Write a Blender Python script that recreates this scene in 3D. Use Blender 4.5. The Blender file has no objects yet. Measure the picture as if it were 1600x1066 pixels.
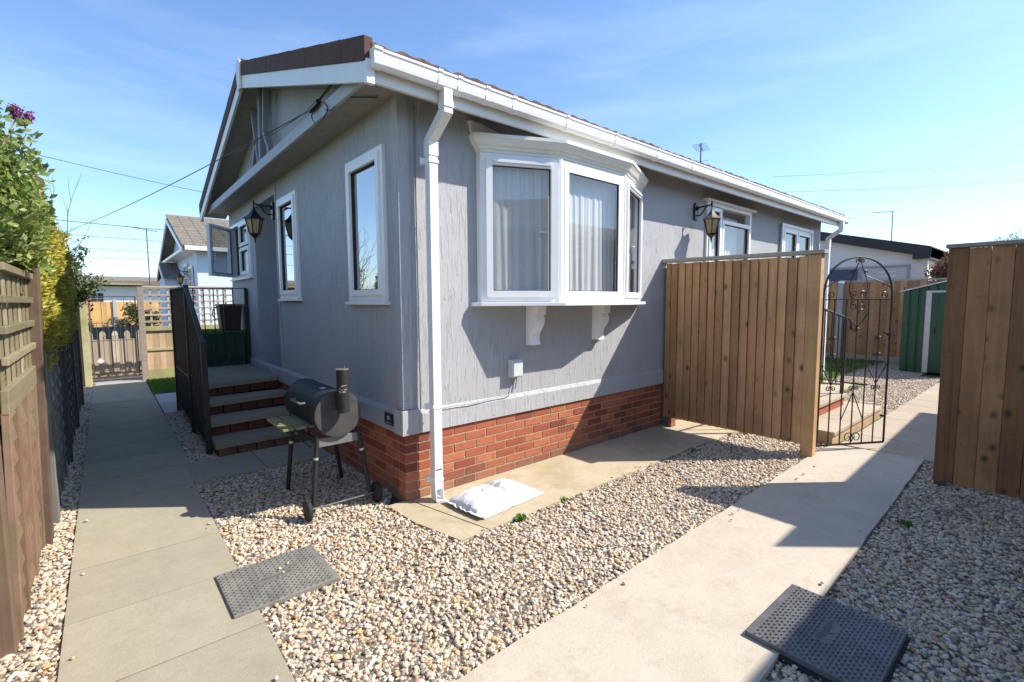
import bpy, bmesh, math, random
import numpy as np
from mathutils import Vector, Matrix
random.seed(7); np.random.seed(7)
R = math.radians
SC = bpy.context.scene
COL = SC.collection

# ------------------------------------------------------------------ camera, sky, sun, exposure
cam = bpy.data.cameras.new("camera")
cam.lens = 16.793; cam.sensor_width = 36; cam.clip_start = 0.05; cam.clip_end = 3000
cob = bpy.data.objects.new("camera", cam); COL.objects.link(cob)
yaw, pit, rol = R(49.553), R(4.709), R(-0.253)
F = Vector((math.cos(pit)*math.cos(yaw), math.cos(pit)*math.sin(yaw), -math.sin(pit)))
r0 = F.cross(Vector((0, 0, 1))).normalized(); u0 = r0.cross(F)
rr = r0*math.cos(rol) + u0*math.sin(rol); uu = u0*math.cos(rol) - r0*math.sin(rol)
M = Matrix((rr, uu, -F)).transposed().to_4x4(); M.translation = Vector((-1.699, -3.262, 1.55))
cob.matrix_world = M
SC.camera = cob

SUND = Vector((1.26, -1.0, 1.48)).normalized()      # towards the sun
w = bpy.data.worlds.new("World"); SC.world = w; w.use_nodes = True
nt = w.node_tree; nt.nodes.clear()
sky = nt.nodes.new('ShaderNodeTexSky'); sky.sky_type = 'NISHITA'; sky.sun_disc = False
sky.sun_elevation = math.asin(SUND.z); sky.sun_rotation = math.atan2(SUND.x, SUND.y)
sky.air_density = 1.0; sky.dust_density = 0.6; sky.ozone_density = 2.0; sky.altitude = 50
bg = nt.nodes.new('ShaderNodeBackground'); bg.inputs[1].default_value = 0.115
out = nt.nodes.new('ShaderNodeOutputWorld')
# faint high cirrus in the sky
tc = nt.nodes.new('ShaderNodeTexCoord'); mp = nt.nodes.new('ShaderNodeMapping')
mp.inputs['Scale'].default_value = (1.2, 1.2, 7); mp.inputs['Rotation'].default_value = (0.25, 0.12, 0)
nz = nt.nodes.new('ShaderNodeTexNoise'); nz.inputs['Scale'].default_value = 2.2; nz.inputs['Detail'].default_value = 6
nz.inputs['Roughness'].default_value = 0.55; nz.inputs['Distortion'].default_value = 0.4
rp = nt.nodes.new('ShaderNodeMapRange'); rp.inputs[1].default_value = 0.46; rp.inputs[2].default_value = 0.85
rp.inputs[3].default_value = 0; rp.inputs[4].default_value = 0.26
mxs = nt.nodes.new('ShaderNodeMix'); mxs.data_type = 'RGBA'; mxs.inputs[7].default_value = (5.2, 5.8, 6.4, 1)
nt.links.new(tc.outputs['Generated'], mp.inputs[0]); nt.links.new(mp.outputs[0], nz.inputs[0])
nt.links.new(nz.outputs[0], rp.inputs[0]); nt.links.new(rp.outputs[0], mxs.inputs[0])
tin = nt.nodes.new('ShaderNodeMix'); tin.data_type = 'RGBA'; tin.blend_type = 'MULTIPLY'; tin.inputs[0].default_value = 1; tin.inputs[7].default_value = (0.98, 1.13, 1.30, 1)
nt.links.new(sky.outputs[0], tin.inputs[6]); nt.links.new(tin.outputs[2], mxs.inputs[6]); nt.links.new(mxs.outputs[2], bg.inputs[0])
nt.links.new(bg.outputs[0], out.inputs[0])
sl = bpy.data.lights.new("sun", 'SUN'); sl.energy = 4.6; sl.angle = R(0.5); sl.color = (1, 0.93, 0.83)
so = bpy.data.objects.new("sun", sl); COL.objects.link(so)
so.rotation_euler = (-SUND).to_track_quat('-Z', 'Y').to_euler(); so.location = (4, -6, 9)
SC.view_settings.view_transform = 'Standard'; SC.view_settings.look = 'None'
SC.view_settings.exposure = 0.86; SC.view_settings.gamma = 1
SC.cycles.max_bounces = 8; SC.cycles.transparent_max_bounces = 16

# ------------------------------------------------------------------ materials
def new_mat(name):
    m = bpy.data.materials.new(name); m.use_nodes = True
    t = m.node_tree; return m, t, t.nodes['Principled BSDF']
def N(t, typ, **kw):
    n = t.nodes.new(typ)
    for k, v in kw.items():
        if k.startswith('i_'): n.inputs[int(k[2:])].default_value = v
        else: setattr(n, k, v)
    return n
def coords(t, scale, kind='Object'):
    c = N(t, 'ShaderNodeTexCoord'); m = N(t, 'ShaderNodeMapping'); m.inputs['Scale'].default_value = scale
    t.links.new(c.outputs[kind], m.inputs[0]); return m.outputs[0]
def noise(t, vec, scale, detail=4, rough=0.6, dist=0):
    n = N(t, 'ShaderNodeTexNoise'); n.inputs['Scale'].default_value = scale; n.inputs['Detail'].default_value = detail
    n.inputs['Roughness'].default_value = rough; n.inputs['Distortion'].default_value = dist
    t.links.new(vec, n.inputs['Vector']); return n.outputs[0]
def ramp(t, fac, stops, interp='LINEAR'):
    n = N(t, 'ShaderNodeValToRGB'); n.color_ramp.interpolation = interp
    e = n.color_ramp.elements
    while len(e) < len(stops): e.new(0.5)
    for q, (p, c) in zip(e, stops):
        q.position = p; q.color = (c[0], c[1], c[2], 1) if not isinstance(c, (int, float)) else (c, c, c, 1)
    t.links.new(fac, n.inputs[0]); return n.outputs[0]
def mix(t, fac, a, b, mode='MIX'):
    n = N(t, 'ShaderNodeMix', data_type='RGBA', blend_type=mode)
    for i, v in ((0, fac), (6, a), (7, b)):
        if isinstance(v, bpy.types.NodeSocket): t.links.new(v, n.inputs[i])
        elif isinstance(v, (int, float)) and i: n.inputs[i].default_value = (v, v, v, 1)
        elif isinstance(v, (int, float)): n.inputs[i].default_value = v
        else: n.inputs[i].default_value = (v[0], v[1], v[2], 1)
    return n.outputs[2]
def bump(t, b, h, strength=0.3, dist=0.01):
    n = N(t, 'ShaderNodeBump'); n.inputs['Strength'].default_value = strength; n.inputs['Distance'].default_value = dist
    t.links.new(h, n.inputs['Height']); t.links.new(n.outputs[0], b.inputs['Normal'])
def attr(t):
    n = N(t, 'ShaderNodeAttribute'); n.attribute_name = 'rnd'; return n.outputs[2]
def setc(t, b, col, rough=0.5):
    if isinstance(col, bpy.types.NodeSocket): t.links.new(col, b.inputs['Base Color'])
    else: b.inputs['Base Color'].default_value = (*col, 1)
    if isinstance(rough, bpy.types.NodeSocket): t.links.new(rough, b.inputs['Roughness'])
    else: b.inputs['Roughness'].default_value = rough

def m_plain(name, col, rough=0.5, var=0.08, scale=12, metal=0, bmp=0.0, bscale=80, dirt=None):
    m, t, b = new_mat(name)
    v = coords(t, (1, 1, 1)); n = noise(t, v, scale, 5, 0.65)
    lo = [max(0, c*(1-var*1.6)) for c in col]; hi = [min(1, c*(1+var)) for c in col]
    c = ramp(t, n, [(0.3, lo), (0.7, hi)])
    if dirt:
        n2 = noise(t, v, 2.3, 6, 0.75); c = mix(t, ramp(t, n2, [(0.5, 0.0), (0.75, 0.55)]), c, dirt)
    setc(t, b, c, rough); b.inputs['Metallic'].default_value = metal
    if bmp: bump(t, b, noise(t, v, bscale, 3), bmp, 0.004)
    return m

def m_render(name, col, axis_scale=(1, 1, 1), streak=True):
    # painted textured wall with vertical raised drips
    m, t, b = new_mat(name)
    v = coords(t, (110, 110, 9)); v1 = coords(t, (1, 1, 1)); v3 = coords(t, (40, 40, 4.2))
    a = noise(t, v, 1.0, 4, 0.6, 0.6); c = noise(t, v3, 1.0, 4, 0.6, 0.5); f = noise(t, v1, 260, 2)
    mm = N(t, 'ShaderNodeMath', operation='MULTIPLY_ADD'); t.links.new(ramp(t, c, [(0.56, 0.0), (0.62, 1.0)]), mm.inputs[0]); mm.inputs[1].default_value = 0.8
    t.links.new(a, mm.inputs[2])
    m2 = N(t, 'ShaderNodeMath', operation='MULTIPLY_ADD'); t.links.new(f, m2.inputs[0]); m2.inputs[1].default_value = 0.25; t.links.new(mm.outputs[0], m2.inputs[2])
    bump(t, b, m2.outputs[0], 0.75, 0.006)
    dirt = noise(t, v1, 1.3, 5, 0.7)
    cc = ramp(t, dirt, [(0.3, [x*0.90 for x in col]), (0.7, [x*1.05 for x in col])])
    streaks = noise(t, coords(t, (9, 9, 0.6)), 1.0, 4, 0.6)
    cc = mix(t, ramp(t, streaks, [(0.55, 0.0), (0.8, 0.3)]), cc, [x*0.72 for x in col])
    setc(t, b, cc, 0.62); return m

def m_wood(name, dark, mid, light, knots=True, green=None, grain='z', rough=0.75, knotcol=(0.05, 0.022, 0.01), knot_scale=1.0):
    m, t, b = new_mat(name)
    s = {'z': (34, 34, 1.6), 'y': (34, 1.6, 34), 'x': (1.6, 34, 34)}[grain]
    off = N(t, 'ShaderNodeVectorMath', operation='MULTIPLY_ADD')   # a different bit of timber in each board
    ca = N(t, 'ShaderNodeCombineXYZ'); a = attr(t)
    for i in range(3): t.links.new(a, ca.inputs[i])
    t.links.new(ca.outputs[0], off.inputs[0]); off.inputs[1].default_value = (7.3, 5.1, 9.7)
    c = N(t, 'ShaderNodeTexCoord'); t.links.new(c.outputs['Object'], off.inputs[2])
    mpp = N(t, 'ShaderNodeMapping'); mpp.inputs['Scale'].default_value = s; t.links.new(off.outputs[0], mpp.inputs[0])
    g = noise(t, mpp.outputs[0], 1.0, 6, 0.6, 0.8)
    col = ramp(t, g, [(0.28, dark), (0.5, mid), (0.75, light)])
    col = mix(t, 0.55, col, ramp(t, a, [(0.0, [x*0.55 for x in mid]), (0.5, mid), (1.0, [min(1, x*1.3) for x in light])]))
    h = g
    if knots:
        mk = N(t, 'ShaderNodeMapping')
        ks = {'z': (7, 8, 6), 'y': (8, 6, 7), 'x': (6, 8, 7)}[grain]
        mk.inputs['Scale'].default_value = [q*knot_scale for q in ks]; t.links.new(off.outputs[0], mk.inputs[0])
        vo = N(t, 'ShaderNodeTexVoronoi'); vo.inputs['Scale'].default_value = 1.0; t.links.new(mk.outputs[0], vo.inputs['Vector'])
        kf = ramp(t, vo.outputs['Distance'], [(0.06, 0.95), (0.12, 0.6), (0.27, 0.0)])
        km = N(t, 'ShaderNodeSeparateColor'); t.links.new(vo.outputs['Color'], km.inputs[0])
        kk = N(t, 'ShaderNodeMath', operation='MULTIPLY'); t.links.new(kf, kk.inputs[0]); t.links.new(ramp(t, km.outputs[0], [(0.15, 0.0), (0.55, 1.0)]), kk.inputs[1])
        col = mix(t, kk.outputs[0], col, knotcol)
    v1 = coords(t, (1, 1, 1))
    if green:
        n2 = noise(t, v1, 3.5, 6, 0.7); col = mix(t, ramp(t, n2, [(0.42, 0.0), (0.62, 0.75)]), col, green)
    n3 = noise(t, v1, 1.4, 5, 0.7); col = mix(t, ramp(t, n3, [(0.42, 0.0), (0.72, 0.5)]), col, [x*0.6 for x in dark])
    setc(t, b, col, rough); bump(t, b, g, 0.35, 0.004); return m

def m_concrete(name, c1, c2, stain, grit=True, green=None, rough=0.85, stain_amt=0.5):
    m, t, b = new_mat(name)
    v = coords(t, (1, 1, 1)); n1 = noise(t, v, 2.6, 9, 0.78, 0.0); n2 = noise(t, v, 120, 3, 0.7); n3 = noise(t, v, 4.2, 10, 0.82, 0.0); n4 = noise(t, coords(t, (1, 2.2, 1)), 22, 6, 0.8)
    col = ramp(t, n1, [(0.3, c1), (0.7, c2)])
    col = mix(t, ramp(t, n3, [(0.5, 0.0), (0.72, stain_amt)]), col, stain)
    col = mix(t, ramp(t, n4, [(0.54, 0.0), (0.70, 0.45)]), col, stain)
    if green:
        col = mix(t, ramp(t, noise(t, v, 1.1, 9, 0.8, 0.0), [(0.48, 0.0), (0.66, 0.6)]), col, green)
    col = mix(t, 0.5, col, ramp(t, n2, [(0.3, 0.75), (0.7, 1.0)]), 'MULTIPLY')
    at = attr(t); col = mix(t, 1.0, col, ramp(t, at, [(0, 0.86), (1, 1.0)]), 'MULTIPLY')
    setc(t, b, col, rough)
    if grit: bump(t, b, n2, 0.4, 0.004)
    return m

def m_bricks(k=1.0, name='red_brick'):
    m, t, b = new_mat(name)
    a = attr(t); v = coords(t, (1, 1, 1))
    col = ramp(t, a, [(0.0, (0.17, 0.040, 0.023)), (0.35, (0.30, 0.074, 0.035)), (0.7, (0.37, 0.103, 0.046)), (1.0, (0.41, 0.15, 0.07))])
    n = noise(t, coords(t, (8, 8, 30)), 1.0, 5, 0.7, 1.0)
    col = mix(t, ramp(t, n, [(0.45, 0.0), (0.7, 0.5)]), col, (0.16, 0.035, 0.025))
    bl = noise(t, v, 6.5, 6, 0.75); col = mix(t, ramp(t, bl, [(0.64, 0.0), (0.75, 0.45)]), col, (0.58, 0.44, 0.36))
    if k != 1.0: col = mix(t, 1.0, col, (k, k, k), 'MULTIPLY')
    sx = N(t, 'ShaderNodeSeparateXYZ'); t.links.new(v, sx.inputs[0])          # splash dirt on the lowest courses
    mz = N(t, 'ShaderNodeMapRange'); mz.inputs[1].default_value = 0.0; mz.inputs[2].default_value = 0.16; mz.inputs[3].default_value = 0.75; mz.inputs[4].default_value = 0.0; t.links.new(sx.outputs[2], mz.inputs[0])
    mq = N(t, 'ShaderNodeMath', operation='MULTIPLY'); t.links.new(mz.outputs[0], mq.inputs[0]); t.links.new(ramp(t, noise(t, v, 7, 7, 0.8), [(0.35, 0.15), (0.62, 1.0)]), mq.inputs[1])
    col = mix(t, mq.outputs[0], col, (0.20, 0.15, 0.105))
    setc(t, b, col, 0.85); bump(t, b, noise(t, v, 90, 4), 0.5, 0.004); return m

def m_glass(name, tint=(0.9, 0.95, 0.95), boost=0.16):
    m, t, b = new_mat(name); t.nodes.remove(b)
    tr = N(t, 'ShaderNodeBsdfTransparent'); tr.inputs[0].default_value = (*tint, 1)
    gl = N(t, 'ShaderNodeBsdfGlossy'); gl.inputs['Roughness'].default_value = 0.015
    fr = N(t, 'ShaderNodeLayerWeight'); fr.inputs[0].default_value = 0.5
    pw = N(t, 'ShaderNodeMath', operation='POWER'); t.links.new(fr.outputs['Facing'], pw.inputs[0]); pw.inputs[1].default_value = 3.5
    ma = N(t, 'ShaderNodeMath', operation='MULTIPLY_ADD', use_clamp=True); t.links.new(pw.outputs[0], ma.inputs[0])
    ma.inputs[1].default_value = 0.8; ma.inputs[2].default_value = boost
    ms = N(t, 'ShaderNodeMixShader'); t.links.new(ma.outputs[0], ms.inputs[0]); t.links.new(tr.outputs[0], ms.inputs[1]); t.links.new(gl.outputs[0], ms.inputs[2])
    t.links.new(ms.outputs[0], t.nodes['Material Output'].inputs[0])
    return m

def m_leaf(name, stops, trans=0.35, rough=0.5):
    m, t, b = new_mat(name)
    c = ramp(t, attr(t), stops); setc(t, b, c, rough)
    tl = N(t, 'ShaderNodeBsdfTranslucent'); t.links.new(c, tl.inputs[0])
    ms = N(t, 'ShaderNodeMixShader'); ms.inputs[0].default_value = trans
    t.links.new(b.outputs[0], ms.inputs[1]); t.links.new(tl.outputs[0], ms.inputs[2])
    t.links.new(ms.outputs[0], t.nodes['Material Output'].inputs[0]); return m

def m_curtain():
    m, t, b = new_mat('net_curtain'); setc(t, b, (0.93, 0.93, 0.92), 0.9)
    tl = N(t, 'ShaderNodeBsdfTranslucent'); tl.inputs[0].default_value = (0.95, 0.95, 0.94, 1)
    tr = N(t, 'ShaderNodeBsdfTransparent')
    ms = N(t, 'ShaderNodeMixShader'); ms.inputs[0].default_value = 0.40
    t.links.new(b.outputs[0], ms.inputs[1]); t.links.new(tl.outputs[0], ms.inputs[2])
    m2 = N(t, 'ShaderNodeMixShader'); m2.inputs[0].default_value = 0.08
    t.links.new(ms.outputs[0], m2.inputs[1]); t.links.new(tr.outputs[0], m2.inputs[2])
    t.links.new(m2.outputs[0], t.nodes['Material Output'].inputs[0]); return m

MT = {}
MT['wall'] = m_render('grey_wall_paint', (0.385, 0.388, 0.402))
MT['trim'] = m_render('grey_trim_paint', (0.40, 0.403, 0.417))
MT['beam'] = m_plain('light_grey_beam', (0.40, 0.42, 0.45), 0.6, 0.06, bmp=0.1)
MT['timber'] = m_plain('muted_grey_timber', (0.24, 0.25, 0.275), 0.65, 0.08, bmp=0.1)
MT['soffit'] = m_plain('soffit_board', (0.30, 0.28, 0.26), 0.7, 0.1, bmp=0.1)
MT['upvc'] = m_plain('white_plastic', (0.80, 0.80, 0.80), 0.28, 0.03, scale=3)
MT['upvc_cream'] = m_plain('cream_plastic', (0.78, 0.76, 0.69), 0.35, 0.03, scale=3)
MT['fascia'] = m_plain('white_fascia', (0.76, 0.75, 0.72), 0.35, 0.04, scale=3)
MT['glass'] = m_glass('window_glass', (0.96,0.98,0.985), 0.10)
MT['glass_dim'] = m_glass('dark_glass', (0.72, 0.78, 0.80), 0.46)
MT['gasket'] = m_plain('rubber_gasket', (0.02, 0.02, 0.02), 0.6)
MT['curtain'] = m_curtain()
MT['inner'] = m_plain('room_plaster', (0.78, 0.76, 0.72), 0.9)
MT['brick'] = m_bricks(); MT['brick_dark'] = m_bricks(0.55, 'dark_brick')  # second brick: same colours evenly darkened, for the entrance step risers
MT['mortar'] = m_plain('yellow_mortar', (0.37, 0.30, 0.19), 0.95, 0.2, 40, bmp=0.5)
MT['tile'] = m_plain('brown_roof_tile', (0.13, 0.065, 0.045), 0.9, 0.35, 30, bmp=0.7, bscale=60, dirt=(0.16, 0.15, 0.10))
MT['verge'] = m_plain('dark_brown_verge', (0.085, 0.038, 0.026), 0.85, 0.2, 14, bmp=0.5)
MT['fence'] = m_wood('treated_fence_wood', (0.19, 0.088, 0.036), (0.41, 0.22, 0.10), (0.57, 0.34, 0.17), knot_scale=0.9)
MT['fence_post'] = m_wood('treated_post_wood', (0.32, 0.17, 0.065), (0.48, 0.28, 0.12), (0.58, 0.37, 0.18))
MT['fence_grey'] = m_wood('weathered_cap_wood', (0.22, 0.19, 0.16), (0.36, 0.33, 0.28), (0.47, 0.44, 0.38), knots=False, grain='y')
MT['fence_old'] = m_wood('old_red_brown_wood', (0.085, 0.045, 0.030), (0.17, 0.095, 0.065), (0.25, 0.155, 0.11), knots=False, green=(0.155, 0.135, 0.07))
MT['post_old'] = m_wood('old_dark_post', (0.06, 0.034, 0.025), (0.115, 0.066, 0.046), (0.18, 0.115, 0.08), knots=False, green=(0.14, 0.12, 0.065))
MT['trellis_old'] = m_wood('mossy_trellis_wood', (0.12, 0.088, 0.052), (0.23, 0.18, 0.112), (0.33, 0.275, 0.18), knots=False, green=(0.185, 0.17, 0.08), grain='y')
MT['lap_old'] = m_wood('old_lap_wood', (0.08, 0.038, 0.026), (0.19, 0.098, 0.066), (0.29, 0.17, 0.12), knots=False, green=(0.19, 0.165, 0.09), grain='y')
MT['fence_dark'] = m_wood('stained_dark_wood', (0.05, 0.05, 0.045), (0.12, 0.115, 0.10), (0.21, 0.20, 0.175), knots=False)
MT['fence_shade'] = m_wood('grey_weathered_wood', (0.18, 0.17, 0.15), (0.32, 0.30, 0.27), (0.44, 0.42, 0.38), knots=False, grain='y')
MT['gate_wood'] = m_wood('pale_green_post', (0.24, 0.20, 0.09), (0.40, 0.34, 0.18), (0.50, 0.44, 0.27), knots=False, green=(0.33, 0.33, 0.12))
MT['tan_wood'] = m_wood('tan_board_wood', (0.30, 0.19, 0.10), (0.46, 0.31, 0.18), (0.55, 0.40, 0.25), knots=False)
MT['beige_wood'] = m_wood('beige_painted_wood', (0.34, 0.27, 0.19), (0.44, 0.36, 0.265), (0.52, 0.44, 0.34), knots=False)
MT['orange_wood'] = m_wood('orange_panel_wood', (0.45, 0.24, 0.07), (0.62, 0.36, 0.12), (0.70, 0.44, 0.18), knots=False)
MT['trellis'] = m_wood('weathered_trellis', (0.25, 0.19, 0.14), (0.40, 0.33, 0.25), (0.50, 0.43, 0.34), knots=False, grain='x')
MT['black'] = m_plain('black_iron', (0.012, 0.012, 0.013), 0.38, 0.2, 40, metal=0.0, bmp=0.15)
MT['gateiron'] = m_plain('worn_black_iron', (0.03, 0.026, 0.028), 0.42, 0.3, 30, bmp=0.2)
MT['slab'] = m_concrete('paving_slab', (0.335, 0.30, 0.215), (0.41, 0.37, 0.275), (0.25, 0.225, 0.16))
MT['slab2'] = m_concrete('buff_slab', (0.42, 0.34, 0.25), (0.50, 0.42, 0.32), (0.29, 0.24, 0.17))
MT['pathc'] = m_concrete('pale_concrete', (0.46, 0.395, 0.305), (0.56, 0.495, 0.40), (0.35, 0.285, 0.19), stain_amt=0.65, rough=0.7)
MT['apron'] = m_concrete('stained_concrete', (0.42, 0.345, 0.235), (0.54, 0.455, 0.32), (0.29, 0.23, 0.14), green=(0.30, 0.26, 0.13))
MT['stepslab'] = m_concrete('step_slab', (0.27, 0.235, 0.17), (0.34, 0.30, 0.225), (0.20, 0.175, 0.125))
MT['soil'] = m_concrete('gravel_bed', (0.12, 0.095, 0.07), (0.19, 0.155, 0.115), (0.08, 0.07, 0.055))
MT['earth'] = m_plain('grass_ground', (0.09, 0.11, 0.04), 0.95, 0.3, 0.6)
MT['road'] = m_concrete('beige_road', (0.30, 0.24, 0.16), (0.36, 0.29, 0.20), (0.25, 0.20, 0.14))
MT['turf'] = m_leaf('turf_blades', [(0, (0.05, 0.13, 0.012)), (0.5, (0.11, 0.24, 0.025)), (1, (0.20, 0.36, 0.06))], 0.3)
MT['shedgreen'] = m_plain('dark_green_metal', (0.018, 0.085, 0.046), 0.45, 0.12, 8, bmp=0.05)
MT['shedtrim'] = m_plain('pale_metal_trim', (0.60, 0.58, 0.60), 0.4, 0.08)
MT['whiteclad'] = m_plain('white_cladding', (0.80, 0.78, 0.74), 0.6, 0.05, 2)
MT['darkroof'] = m_plain('black_fascia', (0.016, 0.017, 0.018), 0.45, 0.2, 6)
MT['bluewall'] = m_plain('pale_blue_wall', (0.52, 0.64, 0.80), 0.7, 0.05, 3, bmp=0.3)
MT['greytile'] = m_plain('grey_roof_tile', (0.19, 0.165, 0.13), 0.9, 0.35, 14, bmp=0.6, dirt=(0.26, 0.24, 0.15))
MT['bbq'] = m_plain('matt_black_steel', (0.016, 0.016, 0.017), 0.62, 0.25, 10, bmp=0.1)
MT['bbqend'] = m_plain('scuffed_steel_end', (0.055, 0.053, 0.052), 0.6, 0.2, 12, bmp=0.1)
MT['bbqbar'] = m_plain('grey_steel_bar', (0.16, 0.16, 0.165), 0.45, 0.1)
MT['shelf'] = m_plain('yellowed_shelf_slat', (0.24, 0.225, 0.09), 0.7, 0.3, 25, dirt=(0.05, 0.05, 0.035))
MT['steel'] = m_plain('bright_steel', (0.6, 0.6, 0.6), 0.35, 0.1, metal=0.6)
MT['rubber'] = m_plain('black_rubber', (0.022, 0.022, 0.023), 0.75, 0.15, bmp=0.2)
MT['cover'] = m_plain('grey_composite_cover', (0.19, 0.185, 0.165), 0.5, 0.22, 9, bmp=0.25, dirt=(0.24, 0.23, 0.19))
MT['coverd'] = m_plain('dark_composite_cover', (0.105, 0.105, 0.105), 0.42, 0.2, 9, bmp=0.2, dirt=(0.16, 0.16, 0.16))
MT['bag'] = m_plain('white_polythene', (0.66, 0.66, 0.67), 0.30, 0.05, 6, bmp=0.5, bscale=22)
MT['bagprint'] = m_plain('faded_green_print', (0.30, 0.55, 0.50), 0.35, 0.1, 20)
MT['meter'] = m_plain('pale_grey_plastic', (0.55, 0.60, 0.58), 0.4, 0.05)
MT['amber'] = m_glass('amber_lamp_glass', (0.86, 0.70, 0.42), 0.05)
MT['lampin'] = m_plain('frosted_amber', (0.42, 0.31, 0.15), 0.6, 0.08)
MT['lampold'] = m_plain('faded_lamp_metal', (0.16, 0.145, 0.125), 0.6, 0.3, 20)
MT['plaque'] = m_plain('black_plaque', (0.03, 0.035, 0.045), 0.4, 0.2)
MT['greenbox'] = m_plain('green_box', (0.015, 0.05, 0.025), 0.5, 0.15)
MT['binbrown'] = m_plain('dark_brown_bin', (0.035, 0.022, 0.018), 0.5, 0.15)
MT['binrim'] = m_plain('ochre_bin_rim', (0.30, 0.19, 0.05), 0.5, 0.15)
MT['cable'] = m_plain('grey_cable', (0.05, 0.055, 0.07), 0.6)
MT['conpost'] = m_concrete('concrete_post', (0.40, 0.40, 0.40), (0.50, 0.50, 0.50), (0.33, 0.32, 0.30))
MT['conduit'] = m_plain('grey_conduit', (0.22, 0.23, 0.24), 0.5)
MT['nbwall'] = m_plain('taupe_wall', (0.17, 0.155, 0.14), 0.8, 0.1, 3)
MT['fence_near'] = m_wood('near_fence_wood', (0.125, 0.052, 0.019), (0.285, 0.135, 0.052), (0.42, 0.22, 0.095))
MT['twig'] = m_plain('grey_twigs', (0.20, 0.15, 0.12), 0.9)
MT['rustiron'] = m_plain('dull_brown_iron', (0.10, 0.075, 0.06), 0.6, 0.3, 30)
MT['bark'] = m_plain('pale_bark', (0.36, 0.29, 0.23), 0.9, 0.3, 20, bmp=0.5)
MT['barkd'] = m_plain('dark_bark', (0.13, 0.10, 0.08), 0.9, 0.3, 20, bmp=0.5)
MT['leaf'] = m_leaf('shrub_leaf', [(0, (0.09, 0.14, 0.025)), (0.5, (0.20, 0.28, 0.06)), (0.85, (0.31, 0.36, 0.10)), (1, (0.42, 0.33, 0.18))])
MT['gold'] = m_leaf('golden_conifer_leaf', [(0, (0.13, 0.16, 0.015)), (0.35, (0.34, 0.33, 0.04)), (1, (0.62, 0.55, 0.11))], 0.3)
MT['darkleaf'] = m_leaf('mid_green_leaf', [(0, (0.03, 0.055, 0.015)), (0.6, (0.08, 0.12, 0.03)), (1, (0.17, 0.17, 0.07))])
MT['redleaf'] = m_leaf('copper_leaf', [(0, (0.10, 0.035, 0.025)), (0.6, (0.24, 0.10, 0.06)), (1, (0.40, 0.24, 0.15))])
MT['lilac'] = m_leaf('purple_floret', [(0, (0.10, 0.015, 0.08)), (0.6, (0.26, 0.05, 0.19)), (1, (0.48, 0.18, 0.38))], 0.2)
MT['pink'] = m_leaf('pink_floret', [(0, (0.5, 0.03, 0.2)), (1, (0.75, 0.12, 0.4))], 0.2)

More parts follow.
